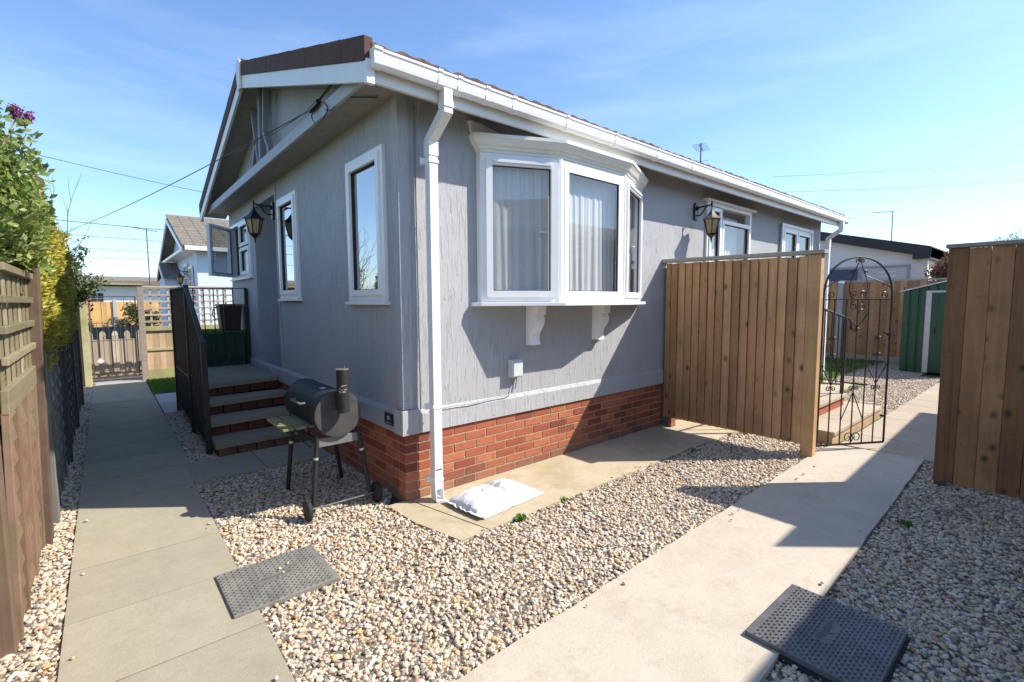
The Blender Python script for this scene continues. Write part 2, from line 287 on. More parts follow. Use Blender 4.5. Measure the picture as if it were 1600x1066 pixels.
# ------------------------------------------------------------------ mesh builder
class MB:
    def __init__(s): s.v = []; s.f = []; s.c = []; s.cur = 0.5; s.mi = []; s.m = 0
    def rnd(s, a=0., b=1.): s.cur = random.uniform(a, b); return s
    def add(s, vs, fs):
        o = len(s.v); s.v += [tuple(q) for q in vs]
        for f in fs: s.f.append([i+o for i in f]); s.c.append(s.cur); s.mi.append(s.m)
        return s
    def box(s, x0, x1, y0, y1, z0, z1, M=None):
        if x0 > x1: x0, x1 = x1, x0
        if y0 > y1: y0, y1 = y1, y0
        if z0 > z1: z0, z1 = z1, z0
        vs = [Vector(p) for p in ((x0,y0,z0),(x1,y0,z0),(x1,y1,z0),(x0,y1,z0),(x0,y0,z1),(x1,y0,z1),(x1,y1,z1),(x0,y1,z1))]
        if M: vs = [M @ q for q in vs]
        return s.add(vs, [(0,3,2,1),(4,5,6,7),(0,1,5,4),(1,2,6,5),(2,3,7,6),(3,0,4,7)])
    def prism(s, poly, axis, a, b, M=None):
        # poly of 2-tuples in the plane of the other two axes (cyclic order), extruded along axis
        def P(p, h): return {'x': (h, p[0], p[1]), 'y': (p[0], h, p[1]), 'z': (p[0], p[1], h)}[axis]
        n = len(poly); vs = [Vector(P(p, a)) for p in poly] + [Vector(P(p, b)) for p in poly]
        if M: vs = [M @ q for q in vs]
        return s.add(vs, [tuple(range(n))[::-1], tuple(range(n, 2*n))] + [(i, (i+1) % n, n+(i+1) % n, n+i) for i in range(n)])
    def beam(s, p, q, w, h, up=(0, 0, 1)):
        p, q = Vector(p), Vector(q); d = (q-p).normalized(); sd = d.cross(Vector(up))
        if sd.length < 1e-4: sd = d.cross(Vector((1, 0, 0)))
        sd.normalize(); u = sd.cross(d)
        vs = [e + sd*a*w/2 + u*b*h/2 for e in (p, q) for a, b in ((-1,-1),(1,-1),(1,1),(-1,1))]
        return s.add(vs, [(3,2,1,0),(4,5,6,7),(0,1,5,4),(1,2,6,5),(2,3,7,6),(3,0,4,7)])
    def tube(s, pts, r, n=8, cap=True):
        pts = [Vector(p) for p in pts]; k = len(pts); rs = r if isinstance(r, (list, tuple)) else [r]*k
        prev = None; vs = []
        for i, p in enumerate(pts):
            d = (pts[min(i+1, k-1)] - pts[max(i-1, 0)]).normalized()
            if prev is None:
                a = d.cross(Vector((0, 0, 1)));
                if a.length < 1e-3: a = d.cross(Vector((1, 0, 0)))
                a.normalize()
            else: a = (prev - d*prev.dot(d)).normalized()
            prev = a; b = d.cross(a)
            for j in range(n):
                t = 2*math.pi*j/n; vs.append(p + (a*math.cos(t) + b*math.sin(t))*rs[i])
        fs = [(i*n+j, i*n+(j+1) % n, (i+1)*n+(j+1) % n, (i+1)*n+j) for i in range(k-1) for j in range(n)]
        if cap: fs += [tuple(range(n))[::-1], tuple(range((k-1)*n, k*n))]
        return s.add(vs, fs)
    def lathe(s, prof, c, n=6, rot=0, M=None):
        vs = []; k = len(prof)
        for r, z in prof:
            for j in range(n):
                t = 2*math.pi*j/n + rot; vs.append(Vector((c[0]+r*math.cos(t), c[1]+r*math.sin(t), c[2]+z)))
        if M: vs = [M @ q for q in vs]
        fs = [(i*n+j, i*n+(j+1) % n, (i+1)*n+(j+1) % n, (i+1)*n+j) for i in range(k-1) for j in range(n)]
        fs += [tuple(range(n))[::-1], tuple(range((k-1)*n, k*n))]
        return s.add(vs, fs)
    def build(s, name, mat, parent=None, smooth=False, bevel=0, local=False):
        me = bpy.data.meshes.new(name)
        off = Vector((0, 0, 0))
        if parent is not None and not local:
            p = parent
            while p is not None: off += p.location; p = p.parent
        me.from_pydata([(a-off.x, b-off.y, c-off.z) for a, b, c in s.v], [], s.f)
        at = me.attributes.new('rnd', 'FLOAT', 'FACE'); at.data.foreach_set('value', s.c)
        mats = mat if isinstance(mat, (list, tuple)) else [mat]
        for m in mats: me.materials.append(MT[m] if isinstance(m, str) else m)
        me.polygons.foreach_set('material_index', s.mi)
        bm = bmesh.new(); bm.from_mesh(me); bmesh.ops.recalc_face_normals(bm, faces=bm.faces); bm.to_mesh(me); bm.free()
        if smooth: me.polygons.foreach_set('use_smooth', [True]*len(me.polygons))
        o = bpy.data.objects.new(name, me); COL.objects.link(o)
        if parent is not None: o.parent = parent
        if bevel:
            b = o.modifiers.new('bevel', 'BEVEL'); b.width = bevel; b.segments = 2; b.limit_method = 'ANGLE'; b.angle_limit = R(40)
        if smooth: 
            e = o.modifiers.new('edges', 'EDGE_SPLIT'); e.split_angle = R(42)
        return o

def spline(pts, n=6):
    P = [Vector(p) for p in pts]; out = []
    for i in range(len(P)-1):
        a, b_, c, d = P[max(i-1,0)], P[i], P[i+1], P[min(i+2,len(P)-1)]
        for k in range(n):
            t = k/n; out.append(0.5*((2*b_)+(c-a)*t+(2*a-5*b_+4*c-d)*t*t+(3*b_-a-3*c+d)*t**3))
    return out+[P[-1]]
def tag(o, label=None, cat=None, group=None, kind=None):
    if label: o['label'] = label
    if cat: o['category'] = cat
    if group: o['group'] = group
    if kind: o['kind'] = kind
    return o
def thing(name, loc, label, cat, group=None, rz=0):
    o = bpy.data.objects.new(name, None); COL.objects.link(o); o.location = loc; o.rotation_euler = (0, 0, rz)
    o.empty_display_size = 0.1
    return tag(o, label, cat, group)
def copy_tree(o, parent=None):
    c = o.copy(); COL.objects.link(c); c.parent = parent
    for ch in list(o.children): copy_tree(ch, c)
    return c
def struct(o): o['kind'] = 'structure'; return o

def leaves(name, mat, pts, size, parent=None, dirs=None, jit=0.5, aspect=0.5, rnd=None, n4=False):
    """many small leaf faces at pts (numpy Nx3, world)"""
    n = len(pts); off = np.zeros(3)
    p = parent
    while p is not None: off += np.array(p.location); p = p.parent
    d = np.random.normal(size=(n, 3)); d /= np.linalg.norm(d, axis=1)[:, None]
    if dirs is not None:
        d = dirs + d*jit; d /= np.linalg.norm(d, axis=1)[:, None]
    a = np.cross(d, np.random.normal(size=(n, 3))); a /= np.linalg.norm(a, axis=1)[:, None]
    s = (size*(0.6+0.8*np.random.rand(n)))[:, None]
    P = pts-off
    bend = np.cross(d, a)*s*0.12
    v0 = P; v1 = P + d*s*0.5 + a*s*aspect*0.5 + bend; v2 = P + d*s; v3 = P + d*s*0.5 - a*s*aspect*0.5 + bend
    V = np.stack([v0, v1, v2, v3], 1).reshape(-1, 3)
    me = bpy.data.meshes.new(name); me.vertices.add(4*n); me.vertices.foreach_set('co', V.astype(np.float32).ravel())
    me.loops.add(4*n); me.loops.foreach_set('vertex_index', np.arange(4*n, dtype=np.int32))
    me.polygons.add(n); me.polygons.foreach_set('loop_start', np.arange(0, 4*n, 4, dtype=np.int32))
    me.polygons.foreach_set('loop_total', np.full(n, 4, dtype=np.int32))
    me.update(calc_edges=True); me.validate()
    r = np.random.rand(n) if rnd is None else rnd
    at = me.attributes.new('rnd', 'FLOAT', 'FACE'); at.data.foreach_set('value', np.clip(r, 0, 1).astype(np.float32))
    me.materials.append(MT[mat])
    o = bpy.data.objects.new(name, me); COL.objects.link(o)
    if parent is not None: o.parent = parent
    return o

# ------------------------------------------------------------------ ground and paths
b = MB(); b.add([(-400,-400,-0.03),(600,-400,-0.03),(600,600,-0.03),(-400,600,-0.03)], [(0,1,2,3)])
struct(b.build('ground', 'earth'))

def slabs(name, rects, z0, z1, mat, bev=0.002):
    b = MB()
    for (x0, x1, y0, y1) in rects:
        b.rnd(); b.box(x0, x1, y0, y1, z0, z1 + random.uniform(-0.0008, 0.0008))
    return struct(b.build(name, mat, bevel=bev))
rects = []; y = -4.409; g = 0.009
while y < 8.6:
    rects.append((-1.93, -1.19 if y < 1.55 else -1.145, y, y+0.6-g)); y += 0.6
slabs('slab_path', rects, -0.05, 0.012, 'slab')
slabs('step_pad', [(-1.185, -0.62, 1.53, 2.2), (-0.612, -0.02, 1.53, 2.2)], -0.05, 0.014, 'slab')
slabs('pale_slab', [(-1.13, -0.72, 4.9, 6.7)], -0.05, 0.016, 'conpost')
# pale concrete path under the screen gate
def poly_slab(name, poly, z0, z1, mat, cuts=0):
    bm = bmesh.new(); vs = [bm.verts.new((x, y, z1)) for x, y in poly]; bm.faces.new(vs)
    bmesh.ops.triangulate(bm, faces=bm.faces)
    r = bmesh.ops.extrude_face_region(bm, geom=list(bm.faces)); 
    for v in [e for e in r['geom'] if isinstance(e, bmesh.types.BMVert)]: v.co.z = z0
    bmesh.ops.recalc_face_normals(bm, faces=bm.faces)
    me = bpy.data.meshes.new(name); bm.to_mesh(me); bm.free()
    at = me.attributes.new('rnd', 'FLOAT', 'FACE'); at.data.foreach_set('value', [0.8]*len(me.polygons))
    me.materials.append(MT[mat]); o = bpy.data.objects.new(name, me); COL.objects.link(o); return struct(o)
def wob(p, q, n, a):
    out = []
    for i in range(n):
        t = i/n; x = p[0]+(q[0]-p[0])*t; y = p[1]+(q[1]-p[1])*t
        if 0 < i: x += random.uniform(-a, a); y += random.uniform(-a, a)
        out.append((x, y))
    return out
pp = wob((-2.9,-2.50),(0.30,-2.53),24,.006)+[]+wob((0.30,-2.53),(4.225,-2.42),26,.005)+wob((4.225,-2.42),(4.135,-1.69),6,.004)+wob((4.135,-1.69),(3.70,-1.66),4,.006)+wob((3.70,-1.66),(-2.9,-1.76),50,.006)
poly_slab('concrete_path', pp, -0.05, 0.022, 'pathc')
pp = [(-0.14,0.03),(-0.12,-0.35),(-0.07,-0.56),(-0.02,-0.775)]+wob((0.0,-0.775),(3.62,-0.745),30,.007)+[(3.62,-0.745)]+wob((3.62,-0.745),(8.95,-0.75),20,.005)+[(8.95,0.05)]
poly_slab('concrete_apron', pp, -0.05, 0.008, 'apron')
b = MB(); b.add([(0.035,-0.015,0.0095),(0.205,-0.775,0.0095),(0.212,-0.775,0.0095),(0.043,-0.015,0.0095)],[(0,1,2,3)])
struct(b.build('apron_joint', 'gasket'))
# buff slabs beyond the gate
rects = []
x = 4.24
for i in range(11):
    rects.append((x, x+0.6-0.006, -2.62, -1.72)); x += 0.6
slabs('buff_path', rects, -0.05, 0.012, 'slab2')
# road beyond the garden gate
b = MB(); b.add([(-30,8.95,-0.004),(40,8.95,-0.004),(40,18.6,-0.004),(-30,18.6,-0.004)], [(0,1,2,3)]); struct(b.build('road', 'road'))
b = MB(); b.box(-1.9,-1.15,8.63,8.93,-0.05,0.03); struct(b.build('kerb', 'conpost'))

# gravel : one bed (sheet) per region, pebbles scattered on all of them by one node tree
def gravel_nodes(layers=((5400, 0.0072, 0.0135, -0.003), (1150, 0.0100, 0.0175, 0.006)), base=True):
    ng = bpy.data.node_groups.new('gravel_scatter', 'GeometryNodeTree')
    ng.interface.new_socket('Geometry', in_out='INPUT', socket_type='NodeSocketGeometry')
    ng.interface.new_socket('Geometry', in_out='OUTPUT', socket_type='NodeSocketGeometry')
    nn = ng.nodes; L = ng.links.new
    gi = nn.new('NodeGroupInput'); go = nn.new('NodeGroupOutput')
    # pebble variants
    g2i = nn.new('GeometryNodeGeometryToInstance')
    for k in range(6):
        ico = nn.new('GeometryNodeMeshIcoSphere'); ico.inputs['Radius'].default_value = 1.0; ico.inputs['Subdivisions'].default_value = 3
        sp = nn.new('GeometryNodeSetPosition'); pos = nn.new('GeometryNodeInputPosition')
        nz = nn.new('ShaderNodeTexNoise'); nz.inputs['Scale'].default_value = 0.9 + 0.12*k; nz.inputs['Detail'].default_value = 1.5
        ad = nn.new('ShaderNodeVectorMath'); ad.operation = 'ADD'; ad.inputs[1].default_value = (k*3.7, k*1.3, k*7.1)
        L(pos.outputs[0], ad.inputs[0]); L(ad.outputs[0], nz.inputs['Vector'])
        mr = nn.new('ShaderNodeMapRange'); mr.inputs[1].default_value = 0.25; mr.inputs[2].default_value = 0.75
        mr.inputs[3].default_value = 0.62; mr.inputs[4].default_value = 1.25; L(nz.outputs[0], mr.inputs[0])
        vm = nn.new('ShaderNodeVectorMath'); vm.operation = 'SCALE'; L(pos.outputs[0], vm.inputs[0]); L(mr.outputs[0], vm.inputs['Scale'])
        L(ico.outputs[0], sp.inputs['Geometry']); L(vm.outputs[0], sp.inputs['Position'])
        tr = nn.new('GeometryNodeTransform'); tr.inputs['Scale'].default_value = [(1.0,0.72,0.52),(1.0,0.9,0.6),(1.15,0.66,0.55),(0.9,0.85,0.75),(1.1,0.8,0.42),(0.95,0.7,0.62)][k]
        L(sp.outputs[0], tr.inputs['Geometry'])
        sm = nn.new('GeometryNodeSetShadeSmooth'); L(tr.outputs[0], sm.inputs['Geometry'])
        mt = nn.new('GeometryNodeSetMaterial'); mt.inputs['Material'].default_value = MT['pebble']; L(sm.outputs[0], mt.inputs['Geometry'])
        L(mt.outputs[0], g2i.inputs[0])
    jn = nn.new('GeometryNodeJoinGeometry')
    for layer, (dens, smin, smax, dz) in enumerate(layers):
        dp = nn.new('GeometryNodeDistributePointsOnFaces'); dp.inputs['Density'].default_value = dens; dp.inputs['Seed'].default_value = layer+3
        L(gi.outputs[0], dp.inputs['Mesh'])
        io = nn.new('GeometryNodeInstanceOnPoints'); io.inputs['Pick Instance'].default_value = True
        L(dp.outputs['Points'], io.inputs['Points']); L(g2i.outputs[0], io.inputs['Instance'])
        rot = nn.new('FunctionNodeRandomValue'); rot.data_type = 'FLOAT_VECTOR'; rot.inputs[0].default_value = (-0.5,-0.5,0); rot.inputs[1].default_value = (0.5,0.5,6.283)
        e2 = nn.new('FunctionNodeEulerToRotation'); L(rot.outputs[0], e2.inputs[0]); L(e2.outputs[0], io.inputs['Rotation'])
        sc = nn.new('FunctionNodeRandomValue'); sc.data_type = 'FLOAT'; sc.inputs[2].default_value = smin; sc.inputs[3].default_value = smax; sc.inputs['Seed'].default_value = 5
        L(sc.outputs[1], io.inputs['Scale'])
        rz = nn.new('FunctionNodeRandomValue'); rz.data_type = 'FLOAT'; rz.inputs[2].default_value = dz-0.004; rz.inputs[3].default_value = dz+0.005; rz.inputs['Seed'].default_value = 9
        cx = nn.new('ShaderNodeCombineXYZ'); L(rz.outputs[1], cx.inputs[2])
        tl = nn.new('GeometryNodeTranslateInstances'); L(io.outputs[0], tl.inputs[0]); L(cx.outputs[0], tl.inputs['Translation']); tl.inputs['Local Space'].default_value = False
        L(tl.outputs[0], jn.inputs[0])
    if base: L(gi.outputs[0], jn.inputs[0])
    L(jn.outputs[0], go.inputs[0])
    return ng
def m_pebble():
    m, t, b = new_mat('pebble')
    oi = N(t, 'ShaderNodeObjectInfo')
    col = ramp(t, oi.outputs['Random'], [(0.0, (0.56, 0.45, 0.31)), (0.14, (0.60, 0.52, 0.40)), (0.27, (0.47, 0.34, 0.22)), (0.36, (0.62, 0.56, 0.46)),
        (0.48, (0.42, 0.34, 0.25)), (0.57, (0.27, 0.235, 0.205)), (0.63, (0.55, 0.42, 0.28)), (0.71, (0.58, 0.47, 0.36)), (0.80, (0.38, 0.24, 0.15)), (0.86, (0.16, 0.135, 0.12)), (0.90, (0.55, 0.37, 0.16)), (0.94, (0.36, 0.33, 0.30)), (0.97, (0.66, 0.60, 0.52))], 'CONSTANT')
    v = coords(t, (1, 1, 1)); n = noise(t, v, 2.2, 5, 0.7)
    col = mix(t, 0.5, col, ramp(t, n, [(0.3, 0.62), (0.7, 1.12)]), 'MULTIPLY')
    setc(t, b, col, 0.55); return m
MT['pebble'] = m_pebble()
GR = [[(-2.6,-4.6),(-1.935,-4.6),(-1.935,8.6),(-2.6,8.6)],
      [(-1.185,-1.755),(-1.185,-0.70),(-1.185,1.525),(-0.0,1.525),(-0.0,0.25),(-0.142,0.02),(-0.12,-0.35),(-0.03,-0.78),(3.6,-0.75),(3.6,-1.655)],
      [(-1.14,2.2),(-0.9,2.2),(-0.9,4.9),(-1.14,4.9)],
      [(-1.7,-4.7),(4.235,-4.7),(4.235,-2.62),(4.225,-2.43),(0.30,-2.535),(-1.7,-2.515)],
      [(3.6,-1.655),(3.6,-0.75),(4.1,-0.9),(4.1,-1.67)],
      [(6.3,-1.71),(10.84,-1.71),(10.84,-1.3),(12.9,-1.3),(12.9,6),(9.0,6),(9.0,-0.9),(6.3,-0.9)],
      [(4.24,-4.6),(12.9,-4.6),(12.9,-2.63),(4.24,-2.63)],]
# bed sheet with the cover boxes left out by lying lower; the covers stand proud of the stones
bm = bmesh.new()
for poly in GR:
    bm.faces.new([bm.verts.new((x, y, -0.006)) for x, y in poly])
bmesh.ops.triangulate(bm, faces=bm.faces)
# cut the two inspection cover openings out of the bed
def cut_rect(bm, x0, x1, y0, y1):
    for co, no in (((x0,0,0),(1,0,0)),((x1,0,0),(1,0,0)),((0,y0,0),(0,1,0)),((0,y1,0),(0,1,0))):
        bmesh.ops.bisect_plane(bm, geom=list(bm.verts)+list(bm.edges)+list(bm.faces), plane_co=co, plane_no=no)
    dl = [f for f in bm.faces if x0 < f.calc_center_median().x < x1 and y0 < f.calc_center_median().y < y1]
    bmesh.ops.delete(bm, geom=dl, context='FACES')
cut_rect(bm, -1.27, -0.80, -0.67, -0.25); cut_rect(bm, 0.49, 0.97, -2.82, -2.60)
for f in bm.faces:
    if f.normal.z < 0: f.normal_flip()
me = bpy.data.meshes.new('gravel'); bm.to_mesh(me); bm.free(); me.materials.append(MT['soil'])
at = me.attributes.new('rnd', 'FLOAT', 'FACE'); at.data.foreach_set('value', [0.5]*len(me.polygons))
gro = bpy.data.objects.new('gravel', me); COL.objects.link(gro)
tag(gro, 'mixed cream, tan and grey pebbles covering the beds between the paths', 'gravel', kind='stuff')
gm = gro.modifiers.new('stones', 'NODES'); gm.node_group = gravel_nodes()

b = MB()
for (x0, x1, y0, y1, z) in ((-1.26,-1.19,-0.2,1.5,.017),(-1.26,-1.195,-1.7,-0.7,.017),(-1.93,-1.86,-1.5,3.5,.017),(0.1,3.5,-0.77,-0.70,.013),(-0.1,3.3,-1.82,-1.74,.027),(1.1,4.1,-2.49,-2.43,.027),(-1.2,-0.9,-0.6,-0.3,.031),(-1.2,-0.3,1.53,1.60,.019)):
    b.add([(x0,y0,z),(x1,y0,z),(x1,y1,z),(x0,y1,z)], [(0,1,2,3)])
ls = b.build('stray_pebbles', 'pebble'); tag(ls, 'a few stray pebbles kicked onto the edges of the paths and concrete', 'pebbles', kind='stuff')
lm = ls.modifiers.new('stones', 'NODES'); lm.node_group = gravel_nodes(((34, 0.006, 0.0125, 0.004),), False)
# lawn strip by the garden gate
def turf(x0, x1, y0, y1, z, n, name='artificial_grass', h=0.03):
    b = MB(); b.box(x0, x1, y0, y1, -0.03 if z < 0.2 else z-0.02, z); base = None
    pts = np.stack([np.random.uniform(x0, x1, n), np.random.uniform(y0, y1, n), np.full(n, z)], 1)
    return b, pts
b, pts = turf(-1.13, 2.2, 6.72, 8.62, 0.02, 26000)
pts = pts[(pts[:,0] < 1.0)]
lo = leaves('lawn', 'turf', pts, 0.035, None, np.tile(np.array([0,0,1.]), (len(pts),1)), 0.5, 0.25)
tag(lo, 'strip of bright green lawn beside the garden gate', 'lawn', kind='stuff')
b = MB(); b.box(-1.13, 3, 6.72, 8.62, -0.02, 0.012); struct(b.build('lawn_soil', 'earth'))
b, pts = turf(7.0, 12.9, -0.3, 3, 0.02, 22000)
lo = leaves('lawn', 'turf', pts, 0.05, None, np.tile(np.array([0,0,1.]), (len(pts),1)), 0.5, 0.25)
tag(lo, 'patch of lawn behind the scroll gate at the foot of the far fence', 'lawn', kind='stuff')

# weeds
def weed(x, y, label, s=0.05, n=90):
    pts = np.stack([np.random.normal(x, s*0.5, n), np.random.normal(y, s*0.5, n), np.full(n, 0.005)], 1)
    o = leaves('weed', 'turf', pts - np.array([x, y, 0]), s, None, np.tile(np.array([0,0,1.]), (n,1)), 0.9, 0.35)
    o.location = (x, y, 0); tag(o, label, 'weed')
weed(0.475, -0.80, 'small green weed at the concrete edge below the white sack', 0.035)
weed(2.86, -0.80, 'tiny green weed in the gravel near the end of the concrete strip', 0.03, 40)
weed(2.42, -2.60, 'small green weed beside the pale path in front of the tall fence', 0.032, 60)
weed(0.95, -0.78, 'faint dry weed at the concrete edge right of the white sack', 0.025, 40)

# ------------------------------------------------------------------ the grey park home
H = thing('park_home', (0, 0, 0), 'grey textured park home with white bay window, brick base and brown tiled roof', 'mobile home')
L_, W_ = 8.95, 6.1; ZB, ZT = 0.535, 3.08; YR = 3.05
def wall_holes(b, axis, c0, c1, u0, u1, z0, z1, holes):
    """solid wall slab between c0..c1 on axis with rectangular holes (u0,u1,z0,z1)"""
    us = sorted({u0, u1} | {h[0] for h in holes} | {h[1] for h in holes}); zs = sorted({z0, z1} | {h[2] for h in holes} | {h[3] for h in holes})
    bm = bmesh.new(); vd = {}
    def V(c, u, z):
        k = (round(c,4), round(u,4), round(z,4))
        if k not in vd: vd[k] = len(vd)
        return vd[k]
    def solid(i, j):
        if i < 0 or j < 0 or i >= len(us)-1 or j >= len(zs)-1: return False
        u, z = (us[i]+us[i+1])/2, (zs[j]+zs[j+1])/2
        return not any(h[0] < u < h[1] and h[2] < z < h[3] for h in holes)
    fs = []
    for i in range(len(us)-1):
        for j in range(len(zs)-1):
            if not solid(i, j): continue
            a, b_, c, d = us[i], us[i+1], zs[j], zs[j+1]
            fs.append([V(c0,a,c),V(c0,b_,c),V(c0,b_,d),V(c0,a,d)]); fs.append([V(c1,a,d),V(c1,b_,d),V(c1,b_,c),V(c1,a,c)])
            if not solid(i-1, j): fs.append([V(c0,a,c),V(c0,a,d),V(c1,a,d),V(c1,a,c)])
            if not solid(i+1, j): fs.append([V(c1,b_,c),V(c1,b_,d),V(c0,b_,d),V(c0,b_,c)])
            if not solid(i, j-1): fs.append([V(c1,a,c),V(c1,b_,c),V(c0,b_,c),V(c0,a,c)])
            if not solid(i, j+1): fs.append([V(c0,a,d),V(c0,b_,d),V(c1,b_,d),V(c1,a,d)])
    vs = [None]*len(vd)
    for (c, u, z), i in vd.items(): vs[i] = (c, u, z) if axis == 'x' else (u, c, z)
    bm.free(); b.add(vs, fs)

W1 = (0.215, 0.93, 1.56, 2.745); W2 = (2.37, 3.10, 1.60, 2.785); W4 = (4.58, 5.92, 1.94, 2.80)
DR = (3.30, 4.38, 0.62, 2.90)
D2 = (4.49, 5.82, 0.70, 2.87); W3 = (7.02, 8.36, 1.75, 2.79); BAYH = (0.80, 2.90, 1.56, 2.74)
b = MB(); wall_holes(b, 'x', 0.0, 0.08, 0.0, W_, ZB, ZT, [W1, W2, W4, DR]); b.build('wall', 'wall', H)
b = MB(); wall_holes(b, 'y', 0.0, 0.08, 0.08, L_, ZB, ZT, [BAYH, D2, W3]); b.build('wall', 'wall', H)
b = MB(); b.box(0.08, L_, W_-0.08, W_, ZB, ZT); b.box(L_-0.08, L_, 0.08, W_-0.08, ZB, ZT); b.build('wall', 'wall', H)
# doorway recess lining and door
b = MB(); b.box(0.08, 0.75, 4.38, 4.44, 0.62, 2.96); b.box(0.08, 0.75, 3.24, 3.30, 0.62, 2.96); b.box(0.69, 0.75, 3.30, 4.38, 0.62, 2.96); b.box(0.08, 0.69, 3.30, 4.38, 2.90, 2.96)
b.build('porch_recess', 'wall', H)
b = MB(); b.box(0.0, 0.69, 3.30, 4.38, 0.56, 0.62); b.build('door_sill', 'stepslab', H)
b = MB(); b.box(0.63, 0.69, 3.42, 4.26, 0.64, 2.78); d = b.build('door', 'upvc', H, bevel=.004)
b = MB(); b.tube([(0.62,3.55,1.62),(0.57,3.55,1.62),(0.57,3.68,1.62)], 0.01); b.build('handle', 'steel', d, smooth=True)
# interior floor, ceiling and partition so that glass shows a real room
b = MB(); b.box(0.08, L_-0.08, 0.08, W_-0.08, 0.56, 0.60); b.box(0.08, L_-0.08, 0.08, W_-0.08, 2.98, 3.02); b.box(4.0, 4.06, 0.08, W_-0.08, 0.6, 2.98); b.box(0.76, 3.9, 2.2, 2.26, 0.6, 2.98)
b.build('room', 'inner', H)
# trims : bottom band, corner post and flared foot
b = MB()
b.prism([(-0.020,ZB),(0.0,ZB),(0.0,0.715),(-0.006,0.71),(-0.020,0.68)], 'y', -0.028, 6.1)
b.build('base_band', 'trim', H)
b = MB(); b.prism([(-0.020,ZB),(0.0,ZB),(0.0,0.715),(-0.006,0.71),(-0.020,0.68)], 'x', 0.0005, L_); b.build('base_band', 'trim', H)
b = MB(); b.box(-0.018, 0.075, -0.018, 0.0, 0.80, ZT); b.box(-0.018, 0.0, 0.0, 0.075, 0.80, ZT)
b.prism([(-0.018,-0.018),(0.075,-0.018),(0.075,0.0),(0.0,0.0),(0.0,0.075),(-0.018,0.075)], 'z', 0.73, 0.80)
b.prism([(-0.036,-0.036),(0.11,-0.036),(0.11,-0.0285),(-0.0285,-0.0285),(-0.0285,0.11),(-0.036,0.11)], 'z', ZB, 0.73)
b.build('corner_trim', 'trim', H, bevel=.006)
b = MB(); b.box(-0.012, 0.0, 3.20, 3.225, 0.72, 3.07); b.build('cover_strip', 'trim', H)
# brick base
def bricks(name, parent):
    b = MB(); mo = MB(); bw, bh, jt = 0.213, 0.063, 0.012
    for c in range(8):
        z0 = -0.065 + c*(bh+jt); z1 = min(z0+bh, ZB-0.002)
        if z1 - z0 < 0.02: continue
        # side wall (faces -Y)
        x = 0.0 + (0 if c % 2 else 0.1125) + 0.0
        e0 = 0.0
        if c % 2 == 0:
            b.rnd(); b.box(0.0, 0.1025, 0.0+0.0005, 0.1, z0, z1)
            x = 0.1125
        while x < L_:
            x1 = min(x+bw, L_)
            if not (c == 4 and 1.60 < x+0.11 < 1.83):
                b.rnd(); j = random.uniform(-.0012, .0012); b.box(x, x1, 0.0+j, 0.1, z0, z1)
            x += bw+jt
        y = 0.1125 if c % 2 else 0.11 + 0.1125*0
        # front wall (faces -X)
        y = 0.11 if c % 2 == 0 else 0.11
        if c % 2 == 1:
            pass
        y = 0.1125 if c % 2 else 0.225
        if c % 2 == 0:
            b.rnd(); b.box(0.0, 0.1, 0.1105, 0.215, z0, z1)
        while y < W_:
            y1 = min(y+bw, W_); b.rnd(); j = random.uniform(-.0012, .0012); b.box(0.0+j, 0.1, y, y1, z0, z1); y += bw+jt
    o = b.build(name, 'brick', parent, bevel=.003)
    mo.box(0.005, L_-0.01, 0.005, 0.09, -0.07, ZB-0.004); mo.box(0.005, 0.09, 0.09, W_-0.01, -0.07, ZB-0.004)
    mo.box(0.1, L_-0.1, W_-0.1, W_, -0.07, ZB); mo.box(L_-0.1, L_-0.0, 0.1, W_-0.1, -0.07, ZB)
    mo.build('mortar', 'mortar', o)
    return o
bk = bricks('brick_base', H)
# air brick
AX = 1.6875
b = MB(); b.rnd(.5,.6); b.box(AX, AX+0.213, 0.016, 0.06, 0.235, 0.298)
for j in range(3): b.box(AX, AX+0.213, -0.001, 0.0165, 0.235+j*0.0285, 0.241+j*0.0285)
for i in range(10): b.box(AX+i*0.0228, AX+0.0075+i*0.0228, -0.0005, 0.0160, 0.236, 0.297)
b.build('air_brick', 'brick', H)
# roof structure ----------------------------------------------------
XO = -0.35; YE = -0.27; SL = 0.32
def zr(y): return 3.19 + SL*(min(y, 6.1-y) + 0.28)       # top of roof deck
b = MB()
b.prism([(YE,zr(YE)-0.13),(YR,zr(YR)-0.13),(6.1-YE,zr(YE)-0.13),(6.1-YE,zr(YE)-0.045),(YR,zr(YR)-0.045),(YE,zr(YE)-0.045)], 'x', XO+0.03, L_+0.28)
b.build('roof_deck', 'soffit', H)
# tile courses, each with a rolling profile
def tile_slope(side, parent, x0, x1, mat, YR, Wd, SL, zr, YE, pitch_x=0.15):
    b = MB(); n = 12; L = YR-YE+0.04; nx = int((x1-x0)/(pitch_x/6))
    for c in range(n):
        ya = YE-0.045 + c*L/n; yb = ya + L/n + 0.03
        rows = []
        for (yy, dz) in ((ya, 0.0), (ya, 0.034), (yb, 0.012)):
            row = []
            for i in range(nx+1):
                x = x0 + (x1-x0)*i/nx; ph = (x/pitch_x) % 1.0
                wv = 0.006*math.sin(2*math.pi*ph) + (0.006 if ph < 0.12 else 0) + (random.Random(int(x/pitch_x)*31+c*7).uniform(-.006,.006)) + 0.006
                y_ = min(yy, YR+0.005)
                z = zr(y_) - 0.045 + dz + wv
                row.append((x, y_ if side > 0 else Wd-y_, z))
            rows.append(row)
        vs = sum(rows, []); k = nx+1
        fs = [(r*k+i, r*k+i+1, (r+1)*k+i+1, (r+1)*k+i) for r in range(2) for i in range(nx)]
        b.rnd(); b.add(vs, fs)
    return b.build('roof_tiles', mat, parent)
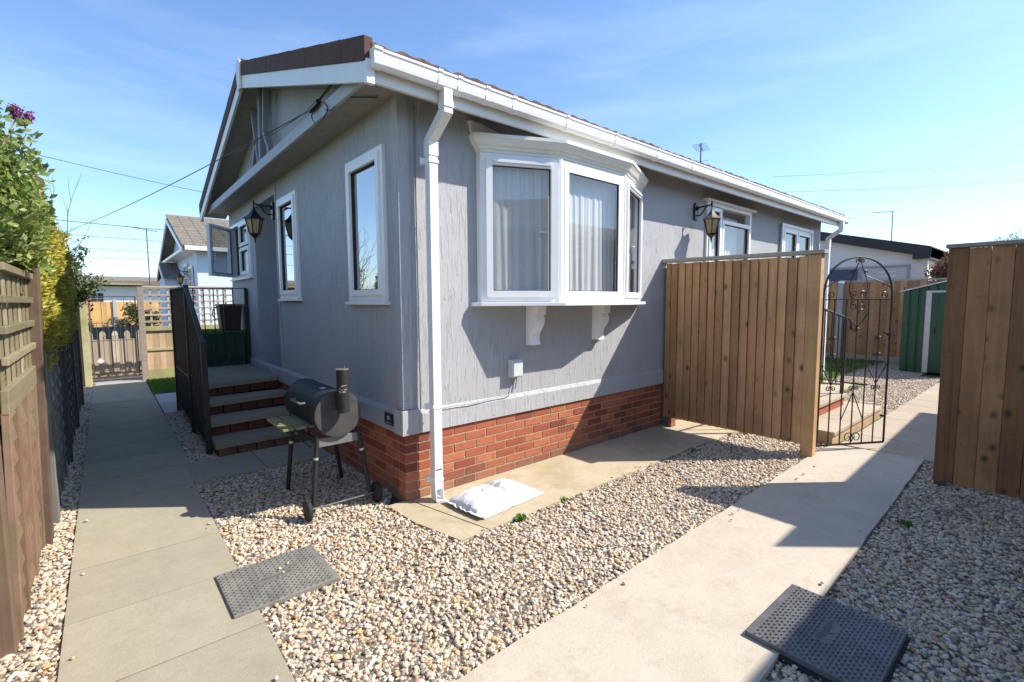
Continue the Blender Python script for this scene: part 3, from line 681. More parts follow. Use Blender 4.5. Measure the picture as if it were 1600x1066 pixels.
tile_slope(1, H, XO+0.02, L_+0.28, 'tile', YR, 6.1, SL, zr, YE); tile_slope(-1, H, XO+0.02, L_+0.28, 'tile', YR, 6.1, SL, zr, YE)
b = MB(); b.tube([(XO+0.0,YR,zr(YR)-0.04),(L_+0.28,YR,zr(YR)-0.04)], 0.10, 10); b.build('ridge', 'tile', H)
# verge (dark cloaked tile edge) and bargeboard on the gable
for sgn in (1, -1):
    def Y(y): return y if sgn > 0 else 6.1-y
    b = MB()
    n = 9
    for i in range(n):
        ya = YE-0.04 + (YR-YE+0.04)*i/n; yb = YE-0.04 + (YR-YE+0.04)*(i+1)/n - 0.003
        b.rnd(); j = random.uniform(0, .004)
        b.prism([(Y(ya),zr(ya)-0.128),(Y(yb),zr(yb)-0.128),(Y(yb),zr(yb)+0.022-j),(Y(ya),zr(ya)+0.022+j)], 'x', XO-0.028, XO+0.03)
    b.build('verge', 'verge', H, bevel=.003)
    b = MB()
    b.prism([(Y(YE-0.02),zr(YE)-0.262),(Y(YR-0.03),zr(YR)-0.272),(Y(YR-0.03),zr(YR)-0.135),(Y(YE-0.02),zr(YE)-0.135)], 'x', XO-0.018, XO+0.01)
    b.build('bargeboard', 'fascia', H, bevel=.002)
    # soffit between bargeboard and gable panel
    b = MB(); b.prism([(Y(YE+0.02),zr(YE)-0.20),(Y(YR),zr(YR)-0.20),(Y(YR),zr(YR)-0.18),(Y(YE+0.02),zr(YE)-0.18)], 'x', XO+0.011, 0.0)
    b.build('gable_soffit', 'soffit', H)
    b = MB(); b.box(XO-0.022, XO+0.03, min(Y(YE-0.055), Y(YE-0.02)), max(Y(YE-0.055), Y(YE-0.02)), zr(YE)-0.275, zr(YE)-0.13)
    b.build('bargeboard_end', 'fascia', H)
b = MB(); b.prism([(YR-0.06,zr(YR)-0.29),(YR+0.06,zr(YR)-0.29),(YR+0.10,zr(YR)+0.0),(YR,zr(YR)+0.05),(YR-0.10,zr(YR)+0.0)], 'x', XO-0.042, XO-0.02)
b.build('apex_plate', 'fascia', H, bevel=.003)
# gable panel, boxed beam and timbers
b = MB(); b.prism([(-0.02,3.081),(6.12,3.081),(YR,zr(YR)-0.135)], 'x', -0.06, 0.0); b.build('gable_panel', 'wall', H)
b = MB(); b.box(-0.262, -0.0, -0.02, 6.12, 3.045, 3.079); b.build('eaves_soffit', 'soffit', H)
b = MB(); b.box(-0.29, -0.263, -0.10, 6.2, 3.025, 3.125); b.build('gable_beam', 'beam', H, bevel=.003)
b = MB()
xx = -0.155
b.beam((xx,3.14,3.10),(xx,3.07,4.02),0.08,0.065,(1,0,0))
b.build('gable_timber', 'timber', H)
for (p, q) in (((2.83,3.97),(2.93,3.52)), ((2.93,3.52),(2.62,3.10)), ((3.45,3.92),(3.18,3.10)), ((3.30,3.50),(3.62,3.10))):
    b = MB(); b.beam((xx-0.004,p[0],p[1]),(xx-0.004,q[0],q[1]),0.05,0.06,(1,0,0)); b.build('gable_timber', 'timber', H)
# side soffit, fascia and gutter
b = MB(); b.prism([(YE+0.012,2.955),(0.0,3.055),(0.0,3.078),(YE+0.012,2.98)], 'x', -0.262, L_+0.24); b.build('eaves_soffit', 'soffit', H)
b = MB(); b.box(XO+0.03, L_+0.26, YE-0.018, YE+0.01, 2.945, 3.095); b.build('fascia_board', 'fascia', H, bevel=.002)
GX0, GX1 = XO+0.01, L_+0.31
gp = [(-0.292,3.12),(-0.292,3.045),(-0.30,3.025),(-0.325,3.012),(-0.352,3.012),(-0.372,3.03),(-0.378,3.055),(-0.378,3.095),(-0.386,3.104),(-0.386,3.118),(-0.372,3.118),(-0.372,3.06),(-0.35,3.025),(-0.32,3.022),(-0.30,3.05),(-0.30,3.12)]
b = MB(); b.prism(gp, 'x', GX0, GX1); gut = b.build('gutter', 'upvc', H)
def bracket(x0, x1, g=0.006):
    cy, cz = -0.337, 3.07
    q = [((y-cy)*(1+g*12)+cy, (z-cz)*(1+g*14)+cz if z < 3.11 else z+g*0.7) for y, z in gp[:11]]
    b = MB(); b.prism([q[0]]+q[1:10]+[(-0.374,3.122),(-0.30,3.122)], 'x', x0, x1); return b
bracket(GX0-0.004, GX0+0.05, 0.008).build('gutter_bracket', 'upvc', gut)
for x in (0.115, 0.275, 0.52, 0.78, 1.38, 2.05, 2.75, 3.45, 4.15, 4.85, 5.55, 6.25, 6.95, 7.65, 8.35):
    bracket(x, x+0.035, 0.007).build('gutter_bracket', 'upvc', gut)
bracket(GX1-0.04, GX1+0.004, 0.008).build('gutter_bracket', 'upvc', gut)
def downpipe(xc, parent, zend, dxs=1):
    b = MB(); w = 0.034; yw = -0.125
    def seg(p, q, ww=w): b.beam(p, q, ww*2, ww*2, (1, 0, 0) if abs(q[2]-p[2]) > 0.001 else (0, 0, 1))
    seg((xc,-0.335,3.02),(xc,-0.335,2.885)); 
    # bend
    P = [(-0.335-w,2.90),(-0.335-w,2.86),(yw-w,2.72),(yw-w,2.66),(yw+w,2.66),(yw+w,2.745),(-0.335+w,2.90)]
    b.prism(P, 'x', xc-w-.001, xc+w+.001)
    b.box(xc-w,xc+w,yw-w,yw+w,zend+0.24,2.70)
    b.box(xc-w-.005,xc+w+.005,yw-w-.005,yw+w+.005,2.62,2.72); b.box(xc-w-.005,xc+w+.005,-0.335-w-.005,-0.335+w+.005,2.90,2.94)
    b.box(xc-w-.004,xc+w+.004,yw-w-.004,yw+w+.004,0.70,0.712)
    # open shoe
    for a in (xc-w, xc+w-.003): b.prism([(yw-w-.02,zend),(yw+w-.01,zend+0.02),(yw+w,zend+0.10),(yw+w,zend+0.25),(yw-w,zend+0.25),(yw-w-.004,zend+0.09)], 'x', a-.002, a+.004)
    b.box(xc-w+.002,xc+w-.001,yw+w-.006,yw+w,zend+.02,zend+.25); b.box(xc-w+.002,xc+w-.001,yw-w,yw-w+.004,zend+0.09,zend+0.25); b.box(xc-w+.002,xc+w-.001,yw-w-.02,yw+w-.01,zend,zend+.006)
    o = b.build('downpipe', 'upvc', parent)
    for z in (2.56, 0.73, 0.16):
        c = MB(); c.box(xc-0.075, xc-w-.006, -0.10, -0.088, z, z+0.045); c.box(xc-w-.007,xc+w+.006,yw-w-.006,yw-w-.001,z+.008,z+.03); c.box(xc-w-.006,xc-w,yw-w,-0.03,z+.004,z+.04)
        c.build('pipe_clip', 'upvc', o)
    return o
downpipe(0.20, H, 0.015)
downpipe(8.98, H, 0.015)

# windows ------------------------------------------------------------
def ring(b, axis, c0, c1, u0, u1, z0, z1, t, tb=None):
    tb = tb or t
    def bx(ua, ub, za, zb):
        if axis == 'x': b.box(c0, c1, ua, ub, za, zb)
        else: b.box(ua, ub, c0, c1, za, zb)
    bx(u0, u0+t, z0, z1); bx(u1-t, u1, z0, z1); bx(u0+t, u1-t, z1-t, z1); bx(u0+t, u1-t, z0, z0+tb)
def pane(b, axis, c, u0, u1, z0, z1):
    if axis == 'x': b.add([(c,u0,z0),(c,u1,z0),(c,u1,z1),(c,u0,z1)], [(0,1,2,3)])
    else: b.add([(u0,c,z0),(u1,c,z0),(u1,c,z1),(u0,c,z1)], [(0,1,2,3)])
def window(hole, axis, parent, glass='glass', cells=None, sill=True, fr='upvc', split=None):
    u0, u1, z0, z1 = hole
    b = MB(); ring(b, axis, -0.030, 0.05, u0-0.004, u1+0.004, z0-0.004, z1+0.004, 0.05)
    o = b.build('window', fr, parent, bevel=.004)
    cells = cells or [(u0+0.05, u1-0.05, z0+0.05, z1-0.05)]
    for (a, c, d, e) in cells:
        s = MB(); gk = MB(); g = MB()
        ring(s, axis, -0.045, 0.02, a-0.008, c+0.008, d-0.008, e+0.008, 0.052)
        ring(gk, axis, -0.020, 0.015, a+0.043, c-0.043, d+0.043, e-0.043, 0.006)
        pane(g, axis, -0.005, a+0.045, c-0.045, d+0.045, e-0.045)
        s.build('sash', fr, o, bevel=.004); gk.build('gasket', 'gasket', o); g.build('pane', glass, o)
    if sill:
        b = MB()
        if axis == 'x': b.box(-0.055, 0.02, u0-0.03, u1+0.03, z0-0.03, z0-0.0045)
        else: b.box(u0-0.03, u1+0.03, -0.055, 0.02, z0-0.03, z0-0.0045)
        b.build('sill', fr, o, bevel=.003)
    return o
window(W1, 'x', H, 'glass_dim'); window(W2, 'x', H, 'glass_dim')
w4 = window(W4, 'x', H, 'glass_dim', cells=[(4.63,5.22,2.42,2.75),(4.63,5.22,1.99,2.38)])
b = MB(); b.box(-0.02,0.04,5.225,5.27,1.99,2.75); b.build('mullion','upvc',w4)
# the casement that stands open
hx, hy = -0.045, 5.86; ang = math.atan2(-0.46, -0.38)
Mo = Matrix.Translation((hx, hy, 0)) @ Matrix.Rotation(ang, 4, 'Z')
b = MB()
for (a, c, d, e) in ((0,0.05,1.97,2.77),(0.55,0.60,1.97,2.77),(0.05,0.55,2.72,2.77),(0.05,0.55,1.97,2.02)): b.box(a, c, -0.02, 0.03, d, e, Mo)
op = b.build('open_sash', 'upvc', w4, bevel=.004)
op['label'] = 'casement standing wide open'
b = MB(); b.add([Mo @ Vector(p) for p in ((0.05,0,2.02),(0.55,0,2.02),(0.55,0,2.72),(0.05,0,2.72))], [(0,1,2,3)]); b.build('pane', 'glass_dim', op)
b = MB()
for (a, c, d, e) in ((0.052,0.060,2.02,2.72),(0.540,0.548,2.02,2.72),(0.060,0.540,2.712,2.72),(0.060,0.540,2.02,2.028)): b.box(a, c, 0.0305, 0.034, d, e, Mo)
b.build('gasket', 'gasket', op)
b = MB(); b.tube([Mo @ Vector(p) for p in ((0.53,0.03,2.33),(0.53,0.055,2.33),(0.53,0.055,2.22))], 0.008); b.build('handle', 'steel', op, smooth=True)

def curtain(parent, p0, p1, z0, z1, waves=14, amp=0.022, gather=0.0, name='curtain', seed=1):
    p0, p1 = Vector((p0[0],p0[1],0)), Vector((p1[0],p1[1],0)); d = p1-p0; nrm = Vector((d.y,-d.x,0)).normalized()
    nx, nz = 150, 16; rg = random.Random(seed); ph = [rg.uniform(0,6.28) for _ in range(6)]; vs = []
    for j in range(nz+1):
        v = j/nz
        for i in range(nx+1):
            u = i/nx
            uu_ = u*waves*6.283; f = math.sin(uu_+1.3*math.sin(u*9+ph[0])+0.5*math.sin(v*2+ph[1])) + 0.45*math.sin(uu_*0.43+ph[2]+1.1*(1-v)*math.sin(u*5+ph[3]))
            f = f*(0.45+0.55*(1-v)) + 0.3*math.sin(uu_*2.1+ph[4])*v
            du = gather*(1-v)*math.sin(u*6.28*2+ph[5])
            p = p0 + d*(u+du) + nrm*amp*0.34*f; vs.append((p.x, p.y, z0+(z1-z0)*v))
    k = nx+1; b = MB(); b.add(vs, [(j*k+i, j*k+i+1, (j+1)*k+i+1, (j+1)*k+i) for j in range(nz) for i in range(nx)])
    o = b.build(name, 'curtain', parent); o.data.polygons.foreach_set('use_smooth', [True]*len(o.data.polygons)); return o

# patio door on the side
o = window(D2, 'y', H, 'glass', cells=[(4.54,4.86,0.76,2.80),(4.90,5.77,0.76,2.66)], sill=False)
b = MB(); b.box(4.42, 5.90, -0.075, -0.0, 2.875, 2.90); b.box(4.86,4.90,-0.03,0.04,0.76,2.82); b.build('door_head', 'upvc', o)
curtain(o, (4.60,0.13), (5.72,0.13), 0.8, 2.76, 12, 0.02, seed=3)
o = window(W3, 'y', H, 'glass', cells=[(7.07,7.66,1.80,2.74),(7.70,8.31,1.80,2.74)])
b = MB(); ring(b,'y',-0.05,-0.031,6.97,8.41,1.70,2.84,0.05); b.build('surround','upvc',o,bevel=.004)
curtain(o, (7.12,0.14), (7.75,0.12), 1.8, 2.7, 6, 0.02, 0.02, seed=4)

# bay window -----------------------------------------------------------
A_, B_, C_, D_ = (0.700,-0.06), (1.345,-0.35), (2.245,-0.35), (2.945,-0.06)
BZ0, BZ1 = 1.545, 2.765
b = MB(); b.box(0.700,0.76,-0.06,0.0,BZ0,BZ1); b.box(2.885,2.945,-0.06,0.0,BZ0,BZ1); b.box(0.76,2.885,-0.045,-0.001,BZ1-0.04,BZ1-0.001); bay = b.build('bay_window', 'upvc', H, bevel=.003)
bay['label'] = 'three sided white bay window with net curtains'
def facet(p, q, name, sash_proud):
    p, q = Vector((*p,0)), Vector((*q,0)); Lh = (q-p).length; a = math.atan2(q.y-p.y, q.x-p.x)
    Mx = Matrix.Translation(p) @ Matrix.Rotation(a, 4, 'Z')
    b = MB(); f = 0.055
    for (x0,x1,z0,z1) in ((0,f,BZ0,BZ1),(Lh-f,Lh,BZ0,BZ1),(f,Lh-f,BZ0,BZ0+f),(f,Lh-f,BZ1-f,BZ1)): b.box(x0,x1,-0.0,0.06,z0,z1,Mx)
    o = b.build(name, 'upvc', bay, bevel=.003)
    b = MB(); s0 = f-0.012; t = 0.054; y0 = -0.022 if sash_proud else -0.004
    for (x0,x1,z0,z1) in ((s0,s0+t,BZ0+s0,BZ1-s0),(Lh-s0-t,Lh-s0,BZ0+s0,BZ1-s0),(s0+t,Lh-s0-t,BZ0+s0,BZ0+s0+t),(s0+t,Lh-s0-t,BZ1-s0-t,BZ1-s0)): b.box(x0,x1,y0,0.03,z0,z1,Mx)
    g0 = s0+t
    k = MB()
    for (x0,x1,z0,z1) in ((g0,g0+.006,BZ0+g0,BZ1-g0),(Lh-g0-.006,Lh-g0,BZ0+g0,BZ1-g0),(g0+.006,Lh-g0-.006,BZ0+g0,BZ0+g0+.006),(g0+.006,Lh-g0-.006,BZ1-g0-.006,BZ1-g0)): k.box(x0,x1,0.004,0.02,z0,z1,Mx)
    b.add([Mx @ Vector(v) for v in ((g0,0.012,BZ0+g0),(Lh-g0,0.012,BZ0+g0),(Lh-g0,0.012,BZ1-g0),(g0,0.012,BZ1-g0))], [(0,1,2,3)])
    b.mi[-1] = 1; b.c[-1] = 0.5
    for i in range(6): k.mi  # (gasket lines are their own material slot below)
    n0 = len(b.v)
    for fce, c in zip(k.f, k.c): b.f.append([i+n0 for i in fce]); b.c.append(c); b.mi.append(2)
    b.v += k.v
    s = b.build('sash', ['upvc','glass','gasket'], bay)
    # sub-part level is used up: the sash carries its glass and gasket as materials
    if sash_proud:
        v = MB(); v.box(g0+0.0, Lh-g0, -0.034, -0.0225, BZ1-s0-0.035, BZ1-s0-0.012, Mx); v.build('trickle_vent', 'upvc', bay, bevel=.002)
        v = MB(); v.box(Lh-g0-0.10, Lh-g0-0.005, 0.04, 0.052, 2.14, 2.155, Mx); v.build('handle', 'upvc', bay)
    return Mx, Lh
facet(A_, B_, 'bay_frame', True); facet(B_, C_, 'bay_frame', False); facet(C_, D_, 'bay_frame', True)
# corner posts
for c in (B_, C_):
    b = MB(); b.lathe([(0.03,0),(0.03,BZ1-BZ0)], (c[0], c[1]+0.022, BZ0), 8); b.build('bay_post', 'upvc', bay)
def off(poly, d):
    """offset outline A-B-C-D outward by d"""
    (ax,ay),(bx,by),(cx,cy),(dx,dy) = poly; t1 = math.atan2(by-ay, bx-ax); t2 = math.atan2(dy-cy, dx-cx)
    n1 = (math.sin(t1), -math.cos(t1)); n2 = (math.sin(t2), -math.cos(t2))
    k1 = d*math.tan(-t1/2); k2 = d*math.tan(t2/2)
    return [(ax-d*0.9, 0.0),(ax-d*0.9, ay+0.0), (ax+n1[0]*d*0.3-d*0.3, ay-d*0.6), (bx-k1, by-d), (cx+k2, cy-d), (dx-n2[0]*0+d*0.6, dy-d*0.6),(dx+d*0.9, 0.0)]
base = [A_, B_, C_, D_]
b = MB()
b.prism(off(base, 0.075), 'z', BZ0-0.032, BZ0-0.001); b.build('sill', 'upvc', bay, bevel=.004)
b = MB()
prof = [(0.004,2.766),(0.004,2.788),(0.018,2.790),(0.024,2.806),(0.024,2.816),(0.044,2.820),(0.050,2.832),(0.068,2.858),(0.068,2.866),(0.080,2.870),(0.080,2.898),(0.066,2.900)]
rings = [off(base, d) for d, z in prof]; k = len(rings[0]); vs = []
for rg, (d, z) in zip(rings, prof): vs += [(x, y, z) for x, y in rg]
fs = [(j*k+i, j*k+i+1, (j+1)*k+i+1, (j+1)*k+i) for j in range(len(prof)-1) for i in range(k-1)] + [tuple(range((len(prof)-1)*k, len(prof)*k)), tuple(range(k))[::-1]]
fs += [(j*k+k-1, j*k, (j+1)*k, (j+1)*k+k-1) for j in range(len(prof)-1)]
b.add(vs, fs); b.build('cornice', 'upvc_cream', bay)
for s_, xa in ((1, 0.700), (-1, 2.945)):      # raked end boards of the cornice
    b = MB(); X = lambda q: xa + s_*q
    b.prism([(X(-0.01),2.772),(X(-0.085),3.0),(X(0.02),3.0),(X(0.30),2.95),(X(0.30),2.772)], 'y', -0.035, -0.001)
    b.build('cornice_end', 'upvc_cream', bay)
for xc in (1.305, 2.235):
    P = [(0,0),(-0.155,0),(-0.155,-0.075),(-0.125,-0.085),(-0.14,-0.12),(-0.135,-0.165),(-0.105,-0.215),(-0.075,-0.255),(-0.068,-0.30),(-0.085,-0.36),(0,-0.36)]
    b = MB(); b.prism([(y, 1.512+z) for y, z in P], 'x', xc-0.055, xc+0.055); o = b.build('corbel', 'upvc', H, bevel=.004)
b = MB(); b.prism([(0.70,0.0),(0.79,-0.06),(1.38,-0.32),(2.21,-0.32),(2.86,-0.06),(2.94,0.0),(2.94,0.09),(0.70,0.09)], 'z', 1.532, 1.5455); b.build('bay_board', 'upvc', bay)
curtain(bay, (0.80,-0.055), (1.375,-0.235), BZ0+0.03, BZ1-0.04, 7, 0.018, 0.03, seed=5)
curtain(bay, (1.38,-0.25), (2.21,-0.25), BZ0+0.03, BZ1-0.04, 10, 0.024, 0.02, seed=6)
curtain(bay, (2.26,-0.245), (2.86,0.005), BZ0+0.03, BZ1-0.04, 6, 0.022, 0.0, seed=8)

# meter box, cables, plaque
b = MB(); b.box(1.03, 1.15, -0.07, 0.0, 0.875, 1.03); mb_ = b.build('meter_box', 'meter', H, bevel=.008)
b = MB(); b.box(1.036, 1.144, -0.078, -0.0705, 0.885, 1.015); b.build('meter_lid', 'meter', mb_, bevel=.004)
b = MB(); b.tube([(1.09,-0.02,0.875),(1.088,-0.02,0.82),(1.06,-0.03,0.735),(1.0,-0.034,0.72),(0.8,-0.034,0.716),(0.6,-0.034,0.700),(0.42,-0.034,0.708),(0.25,-0.034,0.70)], 0.0042, 6)
b.tube([(1.12,-0.02,0.875),(1.115,-0.02,0.83),(1.10,-0.022,0.76)], 0.005, 6)
b.tube([(0.135,-0.006,3.0),(0.13,-0.01,2.3),(0.135,-0.01,1.3),(0.13,-0.02,0.72)], 0.005, 6)
b.tube([(0.05,-0.20,2.98),(0.10,-0.14,2.97),(0.13,-0.05,2.88),(0.135,-0.008,2.75)], 0.005, 6)
b.build('cable', 'conduit', H, smooth=True)
b = MB(); b.box(-0.036, -0.0285, 0.13, 0.27, 0.585, 0.675); o = b.build('wall_plaque', 'plaque', H)
b = MB()
b.box(-0.0375, -0.036, 0.15, 0.25, 0.60, 0.604); b.box(-0.0375, -0.036, 0.18, 0.22, 0.625, 0.655); b.build('raised_mark', 'conpost', o)
# aerial on the roof
AT = thing('roof_aerial', (9.95, 3.05, 3.3), 'thin grey television aerial rising behind the gutter of the grey home', 'aerial')
b = MB(); b.tube([(9.95,3.05,3.0),(9.95,3.05,5.50)], 0.016, 6); b.build('mast', 'cable', AT)
b = MB(); b.tube([(9.75,3.0,5.42),(10.15,3.10,5.36)], 0.009, 6)
for i in range(7):
    t = i/6; c = Vector((9.75+0.4*t, 3.0+0.1*t, 5.42-0.06*t)); b.tube([c+Vector((-.05,.16,0)), c+Vector((.05,-.16,0))], 0.004, 5)
b.tube([(9.95,3.05,5.39),(9.95,3.07,4.85)], 0.007, 5); b.tube([(9.87,3.22,5.05),(10.03,2.88,5.05)], 0.005, 5); b.tube([(9.87,3.22,4.87),(10.03,2.88,4.87)], 0.005, 5)
b.build('antenna', 'cable', AT)

# overhead supply cable and its clamp on the gable
def catenary(p, q, sag, n=24):
    p, q = Vector(p), Vector(q); return [p.lerp(q, i/n) - Vector((0,0,sag*4*(i/n)*(1-i/n))) for i in range(n+1)]
CB = thing('supply_cable', (-0.30, 0.9, 3.1), 'dark supply cable running from the grey gable down to the left sky', 'cable')
b = MB(); b.tube(catenary((-0.315,0.86,3.12),(-7.5,42,6.4),1.0,40), 0.0048, 6); b.tube(catenary((-0.315,0.88,3.135),(-0.42,3.2,3.30),0.03,12), 0.003, 6)
b.build('wire', 'cable', CB)
b = MB(); b.tube([(-0.315,0.90,3.12),(-0.315,0.70,3.13)], 0.022, 8); b.tube([(-0.315,0.70,3.13),(-0.315,0.45,3.155),(-0.29,0.28,3.13)], 0.006, 6)
b.tube(spline([(-0.31,0.80,3.11),(-0.34,0.80,3.04),(-0.34,0.72,2.97),(-0.33,0.60,2.96),(-0.31,0.54,3.01),(-0.30,0.58,3.07),(-0.31,0.66,3.12)]), 0.005, 6)
b.tube([(-0.30,0.62,3.05),(-0.29,0.50,3.01),(-0.28,0.40,3.04),(-0.27,0.28,3.045),(-0.1,0.1,3.03)], 0.004, 6)
for i in range(8): b.lathe([(0.004,-.01),(0.013,0),(0.004,.01)], (-0.318, 0.66-0.035*i, 3.135+0.004*i), 8)
b.build('clamp', 'black', CB, smooth=True)

# ------------------------------------------------------------------ wall lanterns (local: wall at y=0, arm towards -y)
def lantern(loc, rz, label, hatmat, dark):
    T = thing('wall_lantern', loc, label, 'outdoor lamp', 'wall lanterns on the grey home', rz)
    b = MB(); b.prism([(-0.035,-0.11),(0.035,-0.11),(0.045,-0.05),(0.045,0.07),(0.025,0.11),(-0.025,0.11),(-0.045,0.07),(-0.045,-0.05)], 'y', -0.028, 0.0); b.lathe([(0.03,0),(0.026,0.03),(0.0,0.035)], (0,0,0), 8, M=Matrix.Translation((0,-.025,0.04)) @ Matrix.Rotation(R(90),4,'X'))
    b.build('wall_plate', dark, T, bevel=.005, local=True)
    b = MB(); b.tube([(0,-0.03,0.045),(0,-0.215,0.058),(0,-0.23,0.10)], 0.010, 8); b.tube([(0,-0.03,-0.05),(0,-0.07,-0.055),(0,-0.11,-0.02),(0,-0.14,0.03),(0,-0.17,0.048)], 0.009, 8)
    b.tube([(0,-0.23,0.10),(0,-0.23,0.0),(0,-0.23,-0.02)], 0.009, 8)
    b.build('arm', dark, T, smooth=True, local=True)
    c = (0,-0.23,0)
    b = MB(); b.lathe([(0.012,0.02),(0.018,-0.01),(0.03,-0.03),(0.062,-0.075),(0.122,-0.118),(0.122,-0.128),(0.095,-0.13)], c, 6, R(30)); b.build('lamp_hat', hatmat, T, local=True)
    b = MB(); zt, zb, rt, rb = -0.13, -0.30, 0.098, 0.06
    for j in range(6):
        t = 2*math.pi*j/6+R(30); b.tube([(c[0]+rt*math.cos(t), c[1]+rt*math.sin(t), zt),(c[0]+rb*math.cos(t), c[1]+rb*math.sin(t), zb)], 0.007, 5)
    b.lathe([(0.064,zb),(0.056,zb-.018),(0.03,zb-.04),(0.016,zb-.05),(0.012,zb-.075),(0.004,zb-.12)], c, 6, R(30))
    b.build('lamp_cage', dark, T, local=True)
    b = MB(); b.lathe([(rt-0.006,zt-.002),(rb-0.006,zb+.002)], c, 6, R(30)); b.build('lamp_glass', 'lampin', T, local=True)
    return T
lantern((-0.0005, 3.335, 2.70), R(-90), 'black six sided wall lantern beside the recessed front door', 'black', 'black')
lantern((4.21, -0.0005, 2.70), 0, 'weathered wall lantern with cream panes between the bay and the patio door', 'lampold', 'black')

# ------------------------------------------------------------------ entrance steps and railing
ST = thing('entrance_steps', (-0.5, 3, 0), 'four grey slab steps with red brick risers up to the front door', 'steps')
fr = [(2.21, 0.145), (2.55, 0.30), (2.88, 0.455), (3.2, 0.61)]
for i, (y0, z) in enumerate(fr):
    sk = 0.045*(1+i)                      # the flight is a little out of square with the wall
    ye = 4.93
    b = MB(); zb = -0.05 if i == 0 else fr[i-1][1]
    n = 5
    for c in range(n):
        x0 = -0.90 + c*0.178; b.rnd(0, .25); f0 = y0+0.02+sk*(x0+0.94)/0.94
        b.prism([(x0,f0),(x0+0.168,f0+sk*0.18),(x0+0.168,ye),(x0,ye)], 'z', zb, z-0.061)
    b.build('riser', 'brick_dark', ST, bevel=.003)
    b = MB(); b.rnd(); b.prism([(-0.925,y0),(-0.022 if i < 3 else -0.03,y0+sk),(-0.022 if i<3 else -0.03,(fr[i+1][0]+.05 if i < 3 else ye+.02)),(-0.925,(fr[i+1][0]+.05 if i < 3 else ye+.02))], 'z', z-0.060, z)
    b.build('tread', 'stepslab', ST, bevel=.004)
RL = thing('step_railing', (-0.95, 3.6, 0), 'black iron railing around the entrance steps and landing', 'railing')
def handz(y): return 1.745 if y > 3.5 else 1.745 - (3.5-y)*0.56
b = MB(); b.beam((-0.955,4.98,1.745),(-0.955,3.5,1.745),0.045,0.018); b.beam((-0.955,3.5,1.745),(-0.955,2.42,handz(2.42)),0.045,0.018)
b.build('handrail', 'black', RL, bevel=.003)
b = MB(); b.beam((-0.02,4.96,1.772),(-0.955,4.98,1.762),0.03,0.014); b.build('top_rail', 'black', RL)
b = MB(); b.beam((-0.02,4.96,0.72),(-0.955,4.96,0.72),0.025,0.012); b.build('bottom_rail', 'black', RL)
b = MB(); b.beam((-0.955,4.98,0.66),(-0.955,3.5,0.66),0.02,0.012); b.beam((-0.955,3.5,0.66),(-0.955,2.42,0.12),0.02,0.012); b.beam((-0.955,4.98,0.12),(-0.955,2.42,0.10),0.02,0.012); b.build('lower_rail', 'black', RL)
for (x, y) in ((-0.955,2.42),(-0.955,3.5),(-0.955,4.98),(-0.035,4.96)):
    b = MB(); b.box(x-0.025, x+0.025, y-0.025, y+0.025, 0.0 if x < -0.5 else 0.62, handz(y)+0.02); b.build('newel_post', 'black', RL, bevel=.003)
y = 2.52
while y < 4.95:
    if abs(y-3.5) > 0.04:
        b = MB(); b.box(-0.963,-0.947,y-0.008,y+0.008,0.10,handz(y)-0.008); b.build('baluster', 'black', RL)
    y += 0.105
for x in (-0.835,-0.71,-0.585,-0.46,-0.335,-0.21):
    b = MB(); b.box(x-0.007,x+0.007,4.953,4.967,0.72,1.765); b.build('baluster', 'black', RL)

# green box with grass top and a bin behind the railing
GB = thing('storage_box', (-0.32,5.5,0), 'dark green storage box with a bright grass mat on top behind the railing', 'box')
b = MB(); b.box(-0.62,-0.05,5.05,5.95,0.0,1.07)
for i in range(6): b.box(-0.60+i*0.095,-0.54+i*0.095,5.035,5.05,0.08,1.0)
b.build('body', 'greenbox', GB, bevel=.006)
b, pts = turf(-0.64,-0.03,5.03,5.97,1.095,9000); b.v = []; b.f = []; b.c = []; b.mi = []; b.box(-0.64,-0.03,5.03,5.97,1.071,1.09); gt = b.build('lid', 'greenbox', GB)
lo = leaves('grass_mat', 'turf', pts, 0.022, GB, np.tile(np.array([0,0,1.]), (len(pts),1)), 0.5, 0.3)
BN = thing('bin', (-0.2,5.35,1.1), 'dark brown bin with ochre rim and hoop handle standing on the green box', 'bin')
b = MB(); vs = []
for (h, z) in ((0.125,1.10),(0.155,1.50)): vs += [(-0.20-h,5.35-h,z),(-0.20+h,5.35-h,z),(-0.20+h,5.35+h,z),(-0.20-h,5.35+h,z)]
b.add(vs, [(0,1,5,4),(1,2,6,5),(2,3,7,6),(3,0,4,7),(3,2,1,0),(4,5,6,7)]); b.build('body', 'binbrown', BN, bevel=.01)
b = MB(); b.box(-0.365,-0.035,5.185,5.515,1.50,1.535); b.build('rim', 'binrim', BN, bevel=.01)
b = MB(); b.tube([(-0.36,5.34,1.50),(-0.42,5.33,1.45),(-0.43,5.33,1.36),(-0.39,5.34,1.30),(-0.35,5.35,1.31)], 0.008, 6); b.build('handle', 'black', BN, smooth=True)

# ------------------------------------------------------------------ barbecue
BQ = thing('barbecue', (-0.42,0.5,0), 'black barrel charcoal barbecue with chimney, slatted shelf and small wheels', 'barbecue')
cx_, cz_, rb_ = -0.43, 0.735, 0.165
def half(b, a0, a1, y0, y1, r, n=20, th=0.004):
    vs = []
    for y in (y0, y1):
        for i in range(n+1):
            t = a0+(a1-a0)*i/n; vs.append((cx_+r*math.cos(t), y, cz_+r*math.sin(t)))
    k = n+1; b.add(vs, [(i, i+1, k+i+1, k+i) for i in range(n)])
Rm = Matrix.Translation((cx_,0,cz_)) @ Matrix.Rotation(R(90),4,'X')
b = MB(); half(b, R(0), R(185), 0.20, 0.95, rb_+0.002, 28); b.build('lid', 'bbq', BQ, smooth=True)
b = MB(); half(b, R(180), R(360), 0.202, 0.948, rb_, 28); b.build('barrel', 'bbq', BQ, smooth=True)
